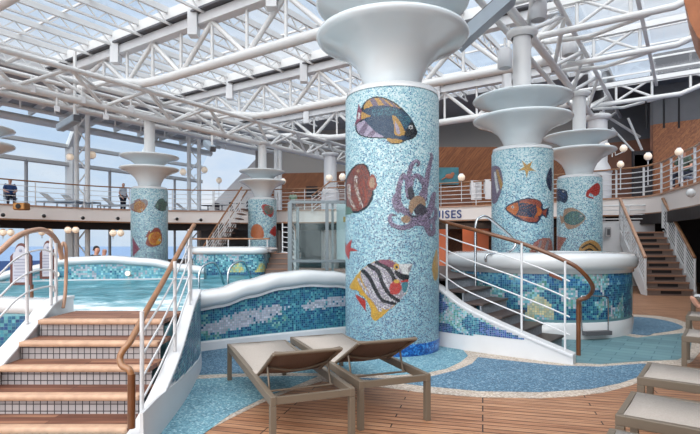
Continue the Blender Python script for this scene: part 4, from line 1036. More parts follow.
for i in range(6):
    z = .165*(i+1); s0 = .42+.27*i; s1 = s0+(.33 if i < 5 else 1.2); wd = .96+(.06 if abs(i-2.5) > 2 else 0)
    a = B0+ux*s0+vx*.07; bq = [a, a+ux*(s1-s0), a+ux*(s1-s0)+vx*wd, a+vx*wd]
    b = MB(); b.prism([(p.x, p.y) for p in bq], z-.035, z); b.build('tread', DTREAD, t, bevel=.006)
    a2 = a+ux*.03; bq = [a2, a2+ux*.02, a2+ux*.02+vx*wd, a2+vx*wd]
    b = MB(); b.prism([(p.x, p.y) for p in bq], z-.165, z-.035); b.build('riser', DRISER, t)
# platform behind the nearest column
b = MB(); b.prism([(1.18, 8.3), (1.5, 7.75), (2.1, 8.4), (2.0, 9.6), (2.3, 10.4), (2.6, 12.0), (1.3, 12.0), (1.3, 8.9)], 0, .985); struct('floor_platform', b, DTREAD)
# its railing
t = thing('stair_railing', 'long curved dark brown handrail of the hot tub stairs ending in a curl', 'railing', (2, 6.9, .4), 'hot tub stair railings')
hr = [(430, 217.5, 8.0), (440, 221, 7.6), (463, 227, 7.35), (490, 234, 7.05), (516, 241.5, 6.85), (540, 250, 6.65), (560, 258.5, 6.5), (575, 266, 6.42), (585, 275, 6.42), (592, 285, 6.5), (592, 292, 6.6), (586, 298, 6.7), (579, 300, 6.75), (578.5, 304, 6.78)]
b = MB(); b.tube(catmull([at(*p) for p in hr], 8), .028, 12); b.build('handrail', DARKRAIL, t)
b = MB(); b.tube([at(578.5, 299, 6.78), at(578.5, HY+F*H/6.78, 6.78)], .03, 12); b.build('newel_post', DARKRAIL, t)
def capz(pt): 
    k = min(cp, key=lambda p: (p.x-pt.x)**2+(p.y-pt.y)**2); return k
for px, py in ((447, 224), (521.5, 243), (565, 261)):
    # find the cap point lying on this sight line
    k = min(cpf, key=lambda p: abs(350+F*p.x/p.y-px)); b = MB(); b.tube([k, (k.x, k.y, H+(HY-py)/F*k.y)], .015, 8); b.build('post', WHITE, t)
for j in range(4):
    b = MB(); f_ = (j+1)/5.0; pts = []
    for px in range(440, 572, 10):
        k = min(cpf, key=lambda p: abs(350+F*p.x/p.y-px)); 
        kk = (px-350)/F; x_, y_ = k.x, k.y
        # rail height above this spot
        tab = [(440, 221), (463, 227), (490, 234), (516, 241.5), (540, 250), (560, 258.5), (575, 266)]
        ry = next((y0+(y1-y0)*(px-x0)/(x1-x0) for (x0, y0), (x1, y1) in zip(tab, tab[1:]) if px <= x1), 266); zt_ = H+(HY-ry)/F*y_; pts.append((x_, y_, k.z+(zt_-k.z)*f_))
    b.tube(catmull(pts, 3), .0095, 6); b.build('rail_bar', WHITE, t)
# left end posts of that railing and its inner mate
rail_thing('platform_railing', 'short white railing behind the nearest column, left of the hot tub', [(1.22, 8.4, .985), (1.25, 9.3, .985), (1.3, 10.6, .985)], 0, 4, .95, 1.1, br=.01, wood=WHITE, rr=.018)
# chrome rail into the tub
b = MB(); b.tube(catmull([at(475.5, 292, 8.1), at(475.5, 250, 8.1), at(476, 224, 8.1), at(480, 217.5, 8.15), at(487, 217, 8.2), at(500, 227, 8.4), at(513, 239, 8.6), at(515, 246, 8.6), at(509, 252, 8.5), at(500, 254, 8.4), at(487, 255, 8.3), at(486, 262, 8.3)], 6), .022, 10)
tag(b.build('grab_rail', CHROME), 'tall bent chrome grab rail at the entry of the round hot tub', 'grab rail', 'hot tub grab rails')

# ------------------------------------------------------------------ sun loungers
def make_lounger(name, sling, angle=29, length=2.1, w=.66, h=.40, back=.62, dark=SLINGD, frame=None, thick=.045, braces=True):
    """origin at the near right foot corner; long axis +Y (head at y=0), width +X"""
    fm = frame or TAUPE
    t = thing(name, 'x', 'sun lounger')
    for x in (thick/2, w-thick/2):
        b = MB(); b.box((x, length/2, h-.035), (thick, length, .07)); b.build('side_rail', fm, t, bevel=.006)
        for y in (thick/2+.005, length-thick/2-.005):
            b = MB(); b.box((x, y, (h-.07)/2), (thick, thick+.01, h-.07)); b.build('leg', fm, t, bevel=.004)
    for y, z, hh in ((thick/2, h-.035, .05), (length-thick/2, h-.03, .06)):
        b = MB(); b.box((w/2, y, z), (w-2*thick, thick*.8, hh)); b.build('cross_bar', fm, t)
    y0 = .70
    b = MB(); nn = 10; vs = []
    for i in range(nn+1):
        y = y0+(length-thick-y0)*i/nn; sag = -.012*math.sin(PI*i/nn)
        for x in (thick*.7, w/2, w-thick*.7): vs.append((x, y, h+.004+sag-(.008 if x == w/2 else 0)))
    b.add(vs, [(i*3+k, i*3+k+1, (i+1)*3+k+1, (i+1)*3+k) for i in range(nn) for k in range(2)], 0, smooth=True)
    o = b.build('seat_sling', sling, t); md = o.modifiers.new('thick', 'SOLIDIFY'); md.thickness = .01; md.offset = -1
    a = math.radians(angle); ca, sa = math.cos(a), math.sin(a)
    def bp(x, s, n): return (x, y0-s*ca+n*sa*.0, h+.002+s*sa+n)
    b = MB()
    for x in (thick+.015, w-thick-.015): b.tube([bp(x, 0, -.01), bp(x, back, -.01)], .015, 8)
    b.tube([bp(thick+.015, back, -.01), bp(w-thick-.015, back, -.01)], .015, 8); b.build('backrest_frame', fm, t)
    b = MB(); vs = []
    for i in range(9):
        s = back*i/8
        for k in range(5):
            x = thick+.02+(w-2*thick-.04)*k/4; vs.append(bp(x, s, -.02*math.sin(PI*k/4)-.008*math.sin(PI*i/8)))
    b.add(vs, [(i*5+k, i*5+k+1, (i+1)*5+k+1, (i+1)*5+k) for i in range(8) for k in range(4)], 0, smooth=True)
    o = b.build('backrest_sling', dark, t); md = o.modifiers.new('thick', 'SOLIDIFY'); md.thickness = .012
    if braces:
        b = MB(); P = [bp(thick+.03+(w-2*thick-.06)*k/8, back*.45, -.045*math.sin(PI*k/8)-.02) for k in range(9)]; b.tube(P, .01, 6); b.build('support_bow', fm, t)
        for x in (thick+.03, w-thick-.03):
            b = MB(); b.tube([bp(x, back*.5, -.02), (x, .36, h-.06)], .009, 6); b.build('strut', fm, t)
        b = MB(); b.tube([(thick+.01, .36, h-.06), (w-thick-.01, .36, h-.06)], .009, 6); b.build('strut_bar', fm, t)
    return t
proto = make_lounger('sun_lounger', SLING, angle=27)
def place(o, x, y, ax, lbl, grp, first=False, z=0, cat='sun lounger'):
    """ax: direction of the long axis (from the head to the foot end)"""
    c = o if first else copy_tree(o)
    c.location = (x, y, z); c.rotation_euler = (0, 0, math.atan2(-ax[0], ax[1])); c['label'] = lbl; c['group'] = grp; c['category'] = cat
    return c
place(proto, -.57, 3.62, (-.374, .927), 'grey sun lounger with raised brown backrest, left one of the central pair', 'taupe framed sun loungers', True)
place(proto, .075, 4.04, (-.374, .927), 'grey sun lounger with raised brown backrest, right one of the central pair', 'taupe framed sun loungers')
flat = make_lounger('sun_lounger', SLING, angle=24, braces=False, dark=SLING)
# right-hand row: foot ends to the left
rowax = (-.80, .60)
def foot_at(o, fx, fy, lbl, first=False, ax=rowax, grp='taupe framed sun loungers', z=0):
    l = 2.1; a = Vector((ax[0], ax[1], 0)).normalized(); wx = Vector((a.y, -a.x, 0))
    p = Vector((fx, fy, 0))-a*l      # head end, near side
    return place(o, p.x, p.y, (a.x, a.y), lbl, grp, first, z)
foot_at(flat, 2.38, 4.19, 'flat grey sun lounger at the right edge, third from the bottom corner', True)
foot_at(flat, 1.71, 3.26, 'flat grey sun lounger at lower right, second from the bottom corner')
foot_at(flat, 1.16, 2.50, 'flat grey sun lounger in the bottom right corner, only its far edge in view')
foot_at(flat, 3.97, 6.05, 'grey sun lounger at the right edge with its two foot legs showing')
foot_at(flat, 5.15, 7.75, 'pale sun lounger at right edge with a bare foot on it')
foot_at(flat, 6.95, 10.3, 'farthest lounger at right edge, with striped white towel')
TOWB = mat('blue_towel', (40, 84, 150), .9); TOWW = mat('white_towel', (226, 226, 228), .9)
def drape(name, pts, m, lbl, cat='towel', th=.015):
    b = MB(); b.vprism(pts, (0, 0, th)); return tag(b.build(name, m), lbl, cat)
A = Vector((6.95, 10.3, .422)); ax = Vector((-.8, .6, 0)); wx = Vector((.6, .8, 0))
b = MB()
drape('towel', [A-ax*.05+wx*.05, A-ax*1.1+wx*.05, A-ax*1.1+wx*.6, A-ax*.05+wx*.6], TOWW, 'white towel spread on the farthest lounger at right edge')
b = MB(); b.vprism([A-ax*.15+wx*.3+Vector((0, 0, .02)), A-ax*.5+wx*.2+Vector((0, 0, .02)), A-ax*.6+wx*.55+Vector((0, 0, .02)), A-ax*.2+wx*.55+Vector((0, 0, .02))], (0, 0, .16)); tag(b.build('bag', BLACK, bevel=.04), 'dark bag standing on the farthest lounger at right edge', 'bag')
A = Vector((5.15, 7.75, .422))
# ------------------------------------------------------------------ people
SKIN = mat('skin', (204, 152, 130), .55); HAIRD = mat('dark_hair', (40, 30, 28), .7); HAIRG = mat('grey_hair', (150, 140, 132), .7)
def skin_mesh(name, joints, edges, radii, m, parent, root=0):
    me = bpy.data.meshes.new(name); me.from_pydata([tuple(j) for j in joints], edges, []); me.materials.append(m)
    o = bpy.data.objects.new(name, me); C.objects.link(o); o.parent = parent
    md = o.modifiers.new('skin', 'SKIN'); md.use_smooth_shade = True
    for i, r in enumerate(radii):
        v = me.skin_vertices[0].data[i]; v.radius = (r, r) if not isinstance(r, tuple) else r; v.use_root = (i == root)
    ss = o.modifiers.new('sub', 'SUBSURF'); ss.levels = 1; ss.render_levels = 2
    return o
def person(loc, rz, lbl, shirt, pants, hair, pose='stand', s=1.0, hat=None, seath=.45):
    t = thing('person', lbl, 'person', loc); t.rotation_euler = (0, 0, rz); t.scale = (s, s, s)
    # local frame: faces -Y
    if pose == 'stand':
        hip = Vector((0, 0, .93)); ch = Vector((0, 0, 1.28)); nk = Vector((0, -.01, 1.48)); hd = Vector((0, -.03, 1.62))
        kn = [Vector((sx*.1, -.02, .5)) for sx in (-1, 1)]; an = [Vector((sx*.11, .02, .08)) for sx in (-1, 1)]; to = [Vector((sx*.12, -.15, .03)) for sx in (-1, 1)]
        el = [Vector((sx*.25, .02, 1.14)) for sx in (-1, 1)]; wr = [Vector((sx*.24, -.12, .92)) for sx in (-1, 1)]; ha = [Vector((sx*.22, -.19, .85)) for sx in (-1, 1)]
    elif pose == 'sit':
        b0 = seath+.1; hip = Vector((0, .05, b0)); ch = Vector((0, .02, b0+.36)); nk = Vector((0, -.02, b0+.55)); hd = Vector((0, -.06, b0+.69))
        kn = [Vector((sx*.12, -.40, b0)) for sx in (-1, 1)]; an = [Vector((sx*.12, -.42, .09)) for sx in (-1, 1)]; to = [Vector((sx*.13, -.58, .03)) for sx in (-1, 1)]
        el = [Vector((sx*.25, -.06, b0+.22)) for sx in (-1, 1)]; wr = [Vector((sx*.16, -.30, b0+.16)) for sx in (-1, 1)]; ha = [Vector((sx*.12, -.38, b0+.14)) for sx in (-1, 1)]
    else:  # lying on the back, feet towards -Y, thing origin under the heels
        hip = Vector((0, .92, .13)); ch = Vector((0, 1.28, .2)); nk = Vector((0, 1.46, .27)); hd = Vector((0, 1.62, .34))
        kn = [Vector((-.1, .48, .12)), Vector((.1, .5, .13))]; an = [Vector((-.1, .06, .07)), Vector((.1, .1, .07))]; to = [Vector((-.13, -.02, .22)), Vector((.14, .02, .23))]
        el = [Vector((sx*.26, 1.1, .12)) for sx in (-1, 1)]; wr = [Vector((sx*.2, .9, .14)) for sx in (-1, 1)]; ha = [Vector((sx*.16, .82, .2)) for sx in (-1, 1)]
    up = (nk-ch).normalized()
    sh = [ch+(nk-ch)*.72+Vector((sx*.17, 0, 0)) for sx in (-1, 1)]; hp = [hip+Vector((sx*.09, 0, -.02)) for sx in (-1, 1)]
    J = [hip, ch, nk, hd, hd+up*.09]; E = [(0, 1), (1, 2), (2, 3), (3, 4)]; Rr = [.13, .14, .055, .09, .07]
    for k in (0, 1):
        i = len(J); J += [sh[k], el[k], wr[k], ha[k]]; E += [(2 if False else 1, i), (i, i+1), (i+1, i+2), (i+2, i+3)]; Rr += [.06, .042, .03, .028]
        # fingers
        d = (ha[k]-wr[k]).normalized(); side_ = Vector((1, 0, 0))
        for q in range(4):
            m_ = len(J); b_ = ha[k]+side_*(q-1.5)*.018
            J += [b_+d*.035, b_+d*(.07+(.012 if q in (1, 2) else 0))+Vector((0, .01, -.01))]; E += [(i+3, m_), (m_, m_+1)]; Rr += [.0095, .008]
        m_ = len(J); sd = side_*(.03 if k == 0 else -.03); J += [wr[k]+d*.035+sd, wr[k]+d*.07+sd*1.5]; E += [(i+2, m_), (m_, m_+1)]; Rr += [.011, .009]
        i = len(J); J += [hp[k], kn[k], an[k], to[k]]; E += [(0, i), (i, i+1), (i+1, i+2), (i+2, i+3)]; Rr += [.085, .055, .036, .03]
    skin_mesh('body', J, E, Rr, SKIN, t)
    # shirt and trousers follow the body
    sj = [hip, ch, nk-up*.05, sh[0], sh[0].lerp(el[0], .8), sh[1], sh[1].lerp(el[1], .8)]
    skin_mesh('shirt', sj, [(0, 1), (1, 2), (1, 3), (3, 4), (1, 5), (5, 6)], [.15, .165, .09, .085, .065, .085, .065], shirt, t)
    f_ = .9 if pants[1] else .45
    pj = [hip+up*.02, hp[0], kn[0], kn[0].lerp(an[0], f_), hp[1], kn[1], kn[1].lerp(an[1], f_)]
    skin_mesh('trousers', pj, [(0, 1), (1, 2), (2, 3), (0, 4), (4, 5), (5, 6)], [.145, .105, .075, .06, .105, .075, .06], pants[0], t)
    fwd = Vector((0, -1, 0)) if pose != 'lie' else Vector((0, -.3, 1)).normalized()
    b = MB(); hc = hd+up*.045-fwd*.02; b.ball(hc, (.098, .105, .11), 14); hb = b.build('hair', hair, t)
    hb.data.transform(Matrix.Identity(4))
    b = MB()
    for sx in (-1, 1): b.ball(hd+fwd*.088+up*.02+Vector((sx*.032, 0, 0)), .011, 8)
    b.build('eyes', BLACK, t)
    b = MB(); b.ball(hd+fwd*.10-up*.01, (.013, .018, .02), 8); b.build('nose', SKIN, t)
    b = MB(); b.ball(hd+fwd*.088-up*.042, (.024, .006, .007), 8); b.build('mouth', mat('lips', (170, 96, 90), .5), t)
    if hat:
        b = MB(); b.lathe([(.17, .06), (.16, .07), (.108, .07), (.1, .13), (.07, .16), (0, .165)], hd, 20); b.build('hat', hat, t)
    return t
# bather lying on the right row lounger
ang_ = math.atan2(.8, -.6)-PI  # not used directly
bx_ = A-Vector((-.8, .6, 0))*.06+Vector((.6, .8, 0))*.33
person((bx_.x, bx_.y, .45), math.atan2(-.8, -.6)+0 if False else math.atan2(-.8, -.6)-0, 'sunbather lying on lounger at right edge, only bare foot showing in view', mat('dark_swim_top', (50, 54, 70), .8), (mat('dark_shorts', (46, 50, 66), .8), False), HAIRD, 'lie')

# upper and lower deck figures
def ray_lt(px, t_=None, l_=None):
    k = (px-350)/F
    y = (t_/(LY*0+(-.829*k+.559))) if t_ is not None else l_/(.559*k+.829)
    return Vector((k*y, y, 0))
GZ = DZ+.01
p = ray_lt(10, t_=25.9); blue_p = person((p.x, p.y, GZ), math.radians(40), 'seated person in blue jacket on the upper left gallery', mat('blue_jacket', (40, 70, 120), .8), (mat('dark_trousers', (34, 40, 58), .8), True), HAIRD, 'sit')
p = ray_lt(123, t_=26.0); person((p.x, p.y, GZ), math.radians(70), 'person in white top walking on the gallery left of the far column', mat('white_shirt', (214, 220, 228), .8), (mat('dark_trousers', (34, 40, 58), .8), True), HAIRD, 'stand')
p = ray_lt(293, l_=24.6); person((p.x, p.y, GZ), math.radians(10), 'person in pale green top by the back gallery railing', mat('pale_green_shirt', (150, 178, 150), .8), (mat('grey_trousers', (90, 92, 96), .8), True), HAIRG, 'stand', hat=mat('green_hat', (140, 168, 140), .8))
p = Vector((10.78, 16.3, GZ)); person(tuple(p), math.radians(-60), 'person in dark green top seated behind the right gallery railing', mat('dark_green_shirt', (70, 86, 74), .8), (mat('dark_trousers', (34, 40, 58), .8), True), HAIRD, 'sit', seath=.5)
p = at(95.5, 250, 16.2); person((p.x, p.y, 0), math.radians(150), 'dark-haired person seated beyond the pool coping, left of hatted one', mat('black_top', (28, 28, 34), .8), (mat('dark_trousers', (34, 40, 58), .8), True), HAIRD, 'sit', seath=.5)
p = at(103.5, 250, 18.2); person((p.x, p.y, 0), math.radians(170), 'person with a pale straw hat seated beyond the pool coping', mat('tan_top', (170, 130, 110), .8), (mat('dark_trousers', (34, 40, 58), .8), True), HAIRG, 'sit', seath=.44, hat=mat('straw_hat', (214, 190, 160), .8))
def chair(name, loc, rz, m, lbl, grp, seat=.45):
    t = thing(name, lbl, 'chair', loc, grp); t.rotation_euler = (0, 0, rz)
    b = MB(); b.box((0, 0, seat-.03), (.5, .5, .05)); o = b.build('seat', m, None, bevel=.01, origin=(0, 0, 0)); o.parent = t
    b = MB(); b.box((0, .25, seat+.25), (.5, .04, .42)); o = b.build('backrest', m, None, bevel=.01, origin=(0, 0, 0)); o.parent = t
    for x in (-.22, .22):
        for y in (-.22, .22):
            b = MB(); b.tube([(x, y, 0), (x, y, seat-.05)], .015, 6); o = b.build('leg', CHROME, None, origin=(0, 0, 0)); o.parent = t
    return t
BLUEC = mat('blue_chair', (44, 78, 132), .6)
p = at(95.5, 284, 16.2); chair('deck_chair', (p.x, p.y-.0, 0), math.radians(150), BLUEC, 'blue chair under the dark-haired person beyond the pool', 'blue chairs by the lower windows', .5)
p = at(103.5, 284, 18.2); chair('deck_chair', (p.x, p.y, 0), math.radians(170), BLUEC, 'blue chair under the hatted person beyond the pool', 'blue chairs by the lower windows', .44)
for px, d, lb in ((4, 12.3, 'blue chair at left frame edge behind the placards'), (33, 12.6, 'blue chair seen between the two placards'), (57, 13.0, 'blue chair right of the smaller placard')):
    p = at(px, 284, d); chair('deck_chair', (p.x, p.y, 0), .4, BLUEC, lb, 'blue chairs by the lower windows', .62)
p = ray_lt(10, t_=25.9); chair('deck_chair', (p.x, p.y+.02, GZ), math.radians(40), mat('grey_chair', (150, 156, 164), .6), 'grey chair under person in blue on the upper left gallery', 'gallery chairs')
p = Vector((10.78, 16.3, GZ)); chair('deck_chair', tuple(p), math.radians(-60), mat('grey_chair', (150, 156, 164), .6), 'chair under person behind the right gallery railing', 'gallery chairs', .5)

# loungers on the upper left gallery
lt2 = make_lounger('gallery_lounger', WHITESL, angle=38, w=.62, h=.42, braces=False, dark=WHITESL, frame=mat('light_frame', (170, 176, 182), .4))
first = True
for i, (px, tt, lb) in enumerate(((44, 26.4, 'leftmost'), (66, 26.4, 'second'), (104, 26.3, 'third'), (136, 26.3, 'fourth'), (176, 26.2, 'rightmost'))):
    p = ray_lt(px, t_=tt)
    place(lt2, p.x, p.y, (.829, -.2) if i % 2 else (.9, -.1), 'white sun lounger on the upper left gallery, %s of the five' % lb, 'white loungers on the upper gallery', first, GZ); first = False

# ------------------------------------------------------------------ lattice posts by the left gallery
def lattice_post(x, y, lbl, d=.42, top=8.2):
    t = thing('lattice_post', lbl, 'post', (x, y, 0), 'white lattice posts')
    for s in (-1, 1):
        b = MB(); b.tube([(x+s*d/2, y, 0), (x+s*d/2, y, top)], .12, 10); b.build('pipe', TRUSS, t)
    z = .2; k = 1
    while z < top-.8:
        b = MB(); b.tube([(x-k*d/2, y, z), (x+k*d/2, y, z+.7)], .035, 6); b.build('brace', TRUSS, t); z += .7; k = -k
p = ray_lt(82, t_=24.95); lattice_post(p.x, p.y, 'white lattice post with two globe lamps, left of the far mosaic column', .55)
p = ray_lt(194, t_=24.7); lattice_post(p.x, p.y, 'white lattice post beside the cream bulkhead', .6)
p = ray_lt(278, l_=23.2); lattice_post(p.x, p.y, 'slim white lattice post right of the back left column', .25, 7.6)

# ------------------------------------------------------------------ globe lamps
def lamp(name, p, r, lbl, n=1, grp='globe wall lamps', arm=(0, 0, .35)):
    r *= .82; p = Vector(p); t = thing(name, lbl, 'lamp', p, grp)
    for k in range(n):
        c = p+Vector((k*r*2.3, 0, 0)); b = MB(); b.ball(c, r, 14); b.build('globe', GLOBE, t)
        b = MB(); b.lathe([(r*.55, r*.82), (r*.5, r*1.05), (0, r*1.1)], c, 12); b.lathe([(0, -r*1.05), (r*.4, -r*1.0), (r*.45, -r*.85)], c, 12); b.build('lamp_cap', BRASS if n > 1 else WHITE, t)
    b = MB(); b.tube([p+Vector((0, 0, -r*.9)), p+Vector((arm[0], arm[1], -r-.12)), p+Vector(arm)+Vector((0, 0, -r-.3))], .018, 6); b.build('bracket', WHITE, t)
def lampat(px, py, r, lbl, t_=None, l_=None, d=None, arm=(0, 0, -.1), n=1, grp='globe wall lamps'):
    if d is None: q = ray_lt(px, t_=t_, l_=l_); d = q.y
    lamp('globe_lamp', at(px, py, d), r, lbl, n, grp, arm)
lampat(70, 157, .21, 'left globe lamp of the left lattice post', t_=24.9, arm=(.62, 0, 0))
lampat(92, 155, .24, 'right globe lamp of the left lattice post', t_=24.9, arm=(-.5, 0, 0))
lampat(183, 172, .24, 'left globe lamp of the lattice post by the bulkhead', t_=24.7, arm=(.6, 0, 0))
lampat(204.5, 170, .24, 'right globe lamp of the lattice post by the bulkhead', t_=24.7, arm=(-.6, 0, 0))
lampat(219, 180.5, .24, 'globe lamp in front of the cream bulkhead', l_=22.9, arm=(0, 0, -.7))
lampat(283, 181.5, .22, 'globe lamp right of the back left column', l_=23.0, arm=(-.3, 0, 0))
lampat(329, 178, .24, 'left globe lamp of the plain white column', d=27.6, arm=(.5, .2, 0))
lampat(342.5, 177, .24, 'right globe lamp of the plain white column', d=27.6, arm=(-.4, .2, 0))
lampat(461.5, 177.5, .2, 'globe lamp beside the teal picture on the back gallery', d=22.6, arm=(0, 0, -.6))
lampat(623.5, 148.5, .16, 'top left globe lamp above the right stairs', d=18.5, arm=(-.3, 0, .3))
lampat(648, 156.5, .17, 'middle globe lamp in front of the right door', d=18.5, arm=(0, 0, -.6))
lampat(620.5, 164.5, .15, 'lowest globe lamp beside the right white column', d=18.4, arm=(0, 0, -.5))
lampat(679, 152, .14, 'rightmost globe lamp above the seated person', d=14.9, arm=(0, 0, -.5))
lampat(607, 146, .14, 'globe lamp half hidden behind the bowl of the third column', d=19.2, arm=(.2, 0, 0))
for px, py, lb in ((3, 232.5, 'leftmost lower deck lamp cluster at the frame edge'), (42, 232, 'lower deck lamp cluster above the smaller placard'), (68, 230, 'lower deck lamp cluster by the lattice post foot'), (113, 233, 'lower deck lamp cluster left of the far mosaic column')):
    lampat(px, py, .17, lb, d=21.0, n=2, grp='lower deck lamp clusters', arm=(0, 0, .6))

# ------------------------------------------------------------------ fixtures under the girders
def can(p, r, h, lbl, tilt=0):
    p = Vector(p); t = thing('spotlight', lbl, 'spotlight', p, 'white can spotlights')
    b = MB(); b.lathe([(0, 0), (r, 0), (r, h), (r*.7, h+.06), (0, h+.06)], p, 16); b.build('lamp_can', WHITE, t)
    b = MB(); b.lathe([(r*.8, -.005), (0, -.005)], p, 16); b.build('lens', GREYP, t)
    b = MB(); b.tube([p+Vector((0, 0, h)), p+Vector((0, 0, h+.3))], .03, 6); b.build('bracket', TRUSS, t)
for j, (px, py, s_) in enumerate(((538, 20, 14), (570, 55, 13), (583, 71, 12), (595, 87, 10), (610, 103, 9), (619, 113, 7), (505, 68, 12), (556, 71, 8))):
    tt = 3.0; q = ray_lt(px, t_=tt) if px > 540 else None
    d = 11.4 if px <= 540 else min(26, q.y)
    if px == 556: d = 15
    can(at(px, py, d), s_*d/F*.6, s_*d/F*1.4, 'white can spotlight under the right girder, %s from the top' % ORD[j])
def boxfix(px, py, s_, t_, lbl):
    q = ray_lt(px, t_=t_); p = at(px, py, q.y); w = s_*q.y/F*.85
    t = thing('junction_box', lbl, 'box', p, 'white boxes on the left girder')
    b = MB(); b.box(p, (w, w*.6, w*1.1), .5); b.build('box_body', WHITE, t, bevel=.01)
    b = MB(); b.tube([p+Vector((0, 0, w*.5)), Vector((p.x, p.y, max(p.z+w*.5+.3, 6.5)))], .04, 6); b.build('bracket', TRUSS, t)
for j, (px, py, s_) in enumerate(((32, 89, 8), (82, 100, 8), (131, 110, 7), (57, 109, 6), (106, 117, 6), (222, 131, 6), (291, 148, 5), (310, 152, 5), (317, 154, 5))):
    boxfix(px, py, s_, 16.95, 'small white box hanging on the left girder, %s from the left' % ['first', 'third', 'fifth', 'second', 'fourth', 'sixth', 'seventh', 'eighth', 'ninth'][j])
# long grey projector tubes
def projector(a, b_, w, lbl):
    t = thing('speaker_tube', lbl, 'speaker', a, 'long grey box speakers')
    A = Vector(a); B = Vector(b_); m = MB(); m.beam(A, B, w, w*.9); m.build('housing', FIXG, t, bevel=w*.2)
    m = MB(); d = (A-B).normalized(); m.beam(A, A+d*.03, w*.75, w*.7); m.build('front_grille', DGREY, t)
    m = MB(); m.beam(A.lerp(B, .12)+Vector((0, 0, w*.45)), Vector((A.lerp(B, .12).x, A.lerp(B, .12).y, 8.2)), .08, .08); m.build('bracket', TRUSS, t)
projector(at(77, 118, 17.4), at(60, 128, 18.6), .3, 'long grey box speaker hanging from left girder above the windows')
projector(at(213, 149, 24), at(206, 143, 25.2), .34, 'small grey camera box hanging above the cream bulkhead')
m = MB(); t = thing('louvred_fixture', 'long grey louvred box fixture between the nearest and second column bowls', 'light fixture', at(485, 20, 9.5))
A = at(458, 44, 9.6); B = at(512, -4, 9.4)
m.beam(A, B, .45, .22); m.build('housing', FIXG, t)
m = MB()
for k in (-1, 0, 1):
    m.beam(A+Vector((k*.09, 0, .13)), B+Vector((k*.09, 0, .13)), .03, .06)
m.build('louvre', DGREY, t)
m = MB(); m.tube([B+Vector((0, 0, .1)), B+Vector((.1, 0, 1.2))], .03, 6); m.build('hanger_rod', TRUSS, t)

# ------------------------------------------------------------------ right stairs to the gallery
t = thing('gallery_steps', 'straight brown staircase on the right with dark tread pads', 'steps', (9.3, 14.7, 0))
SB = Vector((8.67, 14.75, 0)); sd = Vector((.19, .982, 0)); sw = Vector((.982, -.19, 0)); SWd = 1.22; rs = .19; gg = .22
for i in range(10):
    z = rs*(i+1); a = SB+sd*gg*i
    q = [a, a+sw*SWd, a+sw*SWd+sd*(gg+.02 if i < 9 else 1.45), a+sd*(gg+.02 if i < 9 else 1.45)]
    b = MB(); b.prism([(p.x, p.y) for p in q], z-.04, z); b.build('tread', FARTREAD, t)
    q2 = [a-sd*.012, a-sd*.012+sw*SWd, a+sd*.03+sw*SWd, a+sd*.03]
    b = MB(); b.prism([(p.x, p.y) for p in q2], z-.045, z+.004); b.build('nosing', NOSING, t)
    q2 = [a+sd*.035, a+sd*.035+sw*SWd, a+sd*.05+sw*SWd, a+sd*.05]
    b = MB(); b.prism([(p.x, p.y) for p in q2], z-rs, z-.04); b.build('riser', mat('warm_grey_riser', (124, 106, 98), .6), t)
    q2 = [a+sd*.02+sw*.38, a+sd*.02+sw*(SWd-.3), a+sd*.034+sw*(SWd-.3), a+sd*.034+sw*.38]
    b = MB(); b.prism([(p.x, p.y) for p in q2], z-rs+.05, z-.05); b.build('step_grille', DARK, t)
for s_, nm in ((-.04, 'left'), (SWd+.04, 'right')):
    a = SB+sw*s_; e = a+sd*gg*10
    b = MB(); b.vprism([a+Vector((0, 0, 0)), a+sd*.35, e+Vector((0, 0, 1.5)), e+Vector((0, 0, 1.95)), a+Vector((0, 0, .26))], sw*.05); b.build('stringer', WHITE, t)
    pts = [a+sd*gg*k*.5+Vector((0, 0, .12+rs*k*.5)) for k in range(21)]
    o = rail_thing('stair_railing', 'orange-brown topped %s railing of the right staircase' % nm, pts, 0, 7, .98, .8, br=.016, wood=PALERAIL if nm == 'left' else WOODRAIL, rr=.05, group='right staircase railings', postw=None, pr=.035)
b = MB(); b.vprism([SB+sd*2.95+sw*-.6, SB+sd*2.95+sw*2.2, SB+sd*2.95+sw*2.2+Vector((0, 0, 2.2)), SB+sd*2.95+sw*-.6+Vector((0, 0, 2.2))][::1], sd*.05)
a = SB+sd*3.5; b = MB(); b.vprism([a+sw*-1.2, a+sw*1.5, a+sw*1.5+Vector((0, 0, 2.25)), a+sw*-1.2+Vector((0, 0, 2.25))], sd*.06); struct('wall_landing', b, WHITE)
b = MB(); b.prism([(p.x, p.y) for p in (a+sw*-1.2, a+sw*1.5, a+sw*1.5-sd*.02, a+sw*-1.2-sd*.02)], 2.25, 2.32); struct('trim_30', b, WHITE)
rail_thing('landing_railing', 'white railing of the stair landing below the right gallery', [tuple(a+sw*k+Vector((0, 0, 2.25))-sd*.1) for k in (-1.2, -.4, .4, 1.3)], 0, 3, .62, .9, br=.02, wood=WHITE, rr=.03, pr=.035)
# white panel under the gallery left of the stairs, with a phone box
b = MB(); b.prism([(8.2, 17.2), (9.15, 16.9), (9.2, 17.1), (8.25, 17.4)], 0, 2.2); struct('wall_stair_side', b, WHITE)
p = at(608, 235, 16.9); t = thing('wall_phone', 'small grey wall phone on white panel by the right stairs', 'phone', p)
b = MB(); b.box(p+Vector((0, .0, .1)), (.2, .08, .34)); b.build('housing', GREYP, t, bevel=.03); b = MB(); b.box(p+Vector((0, -.05, .1)), (.1, .03, .2)); b.build('cover', DGREY, t, bevel=.01)

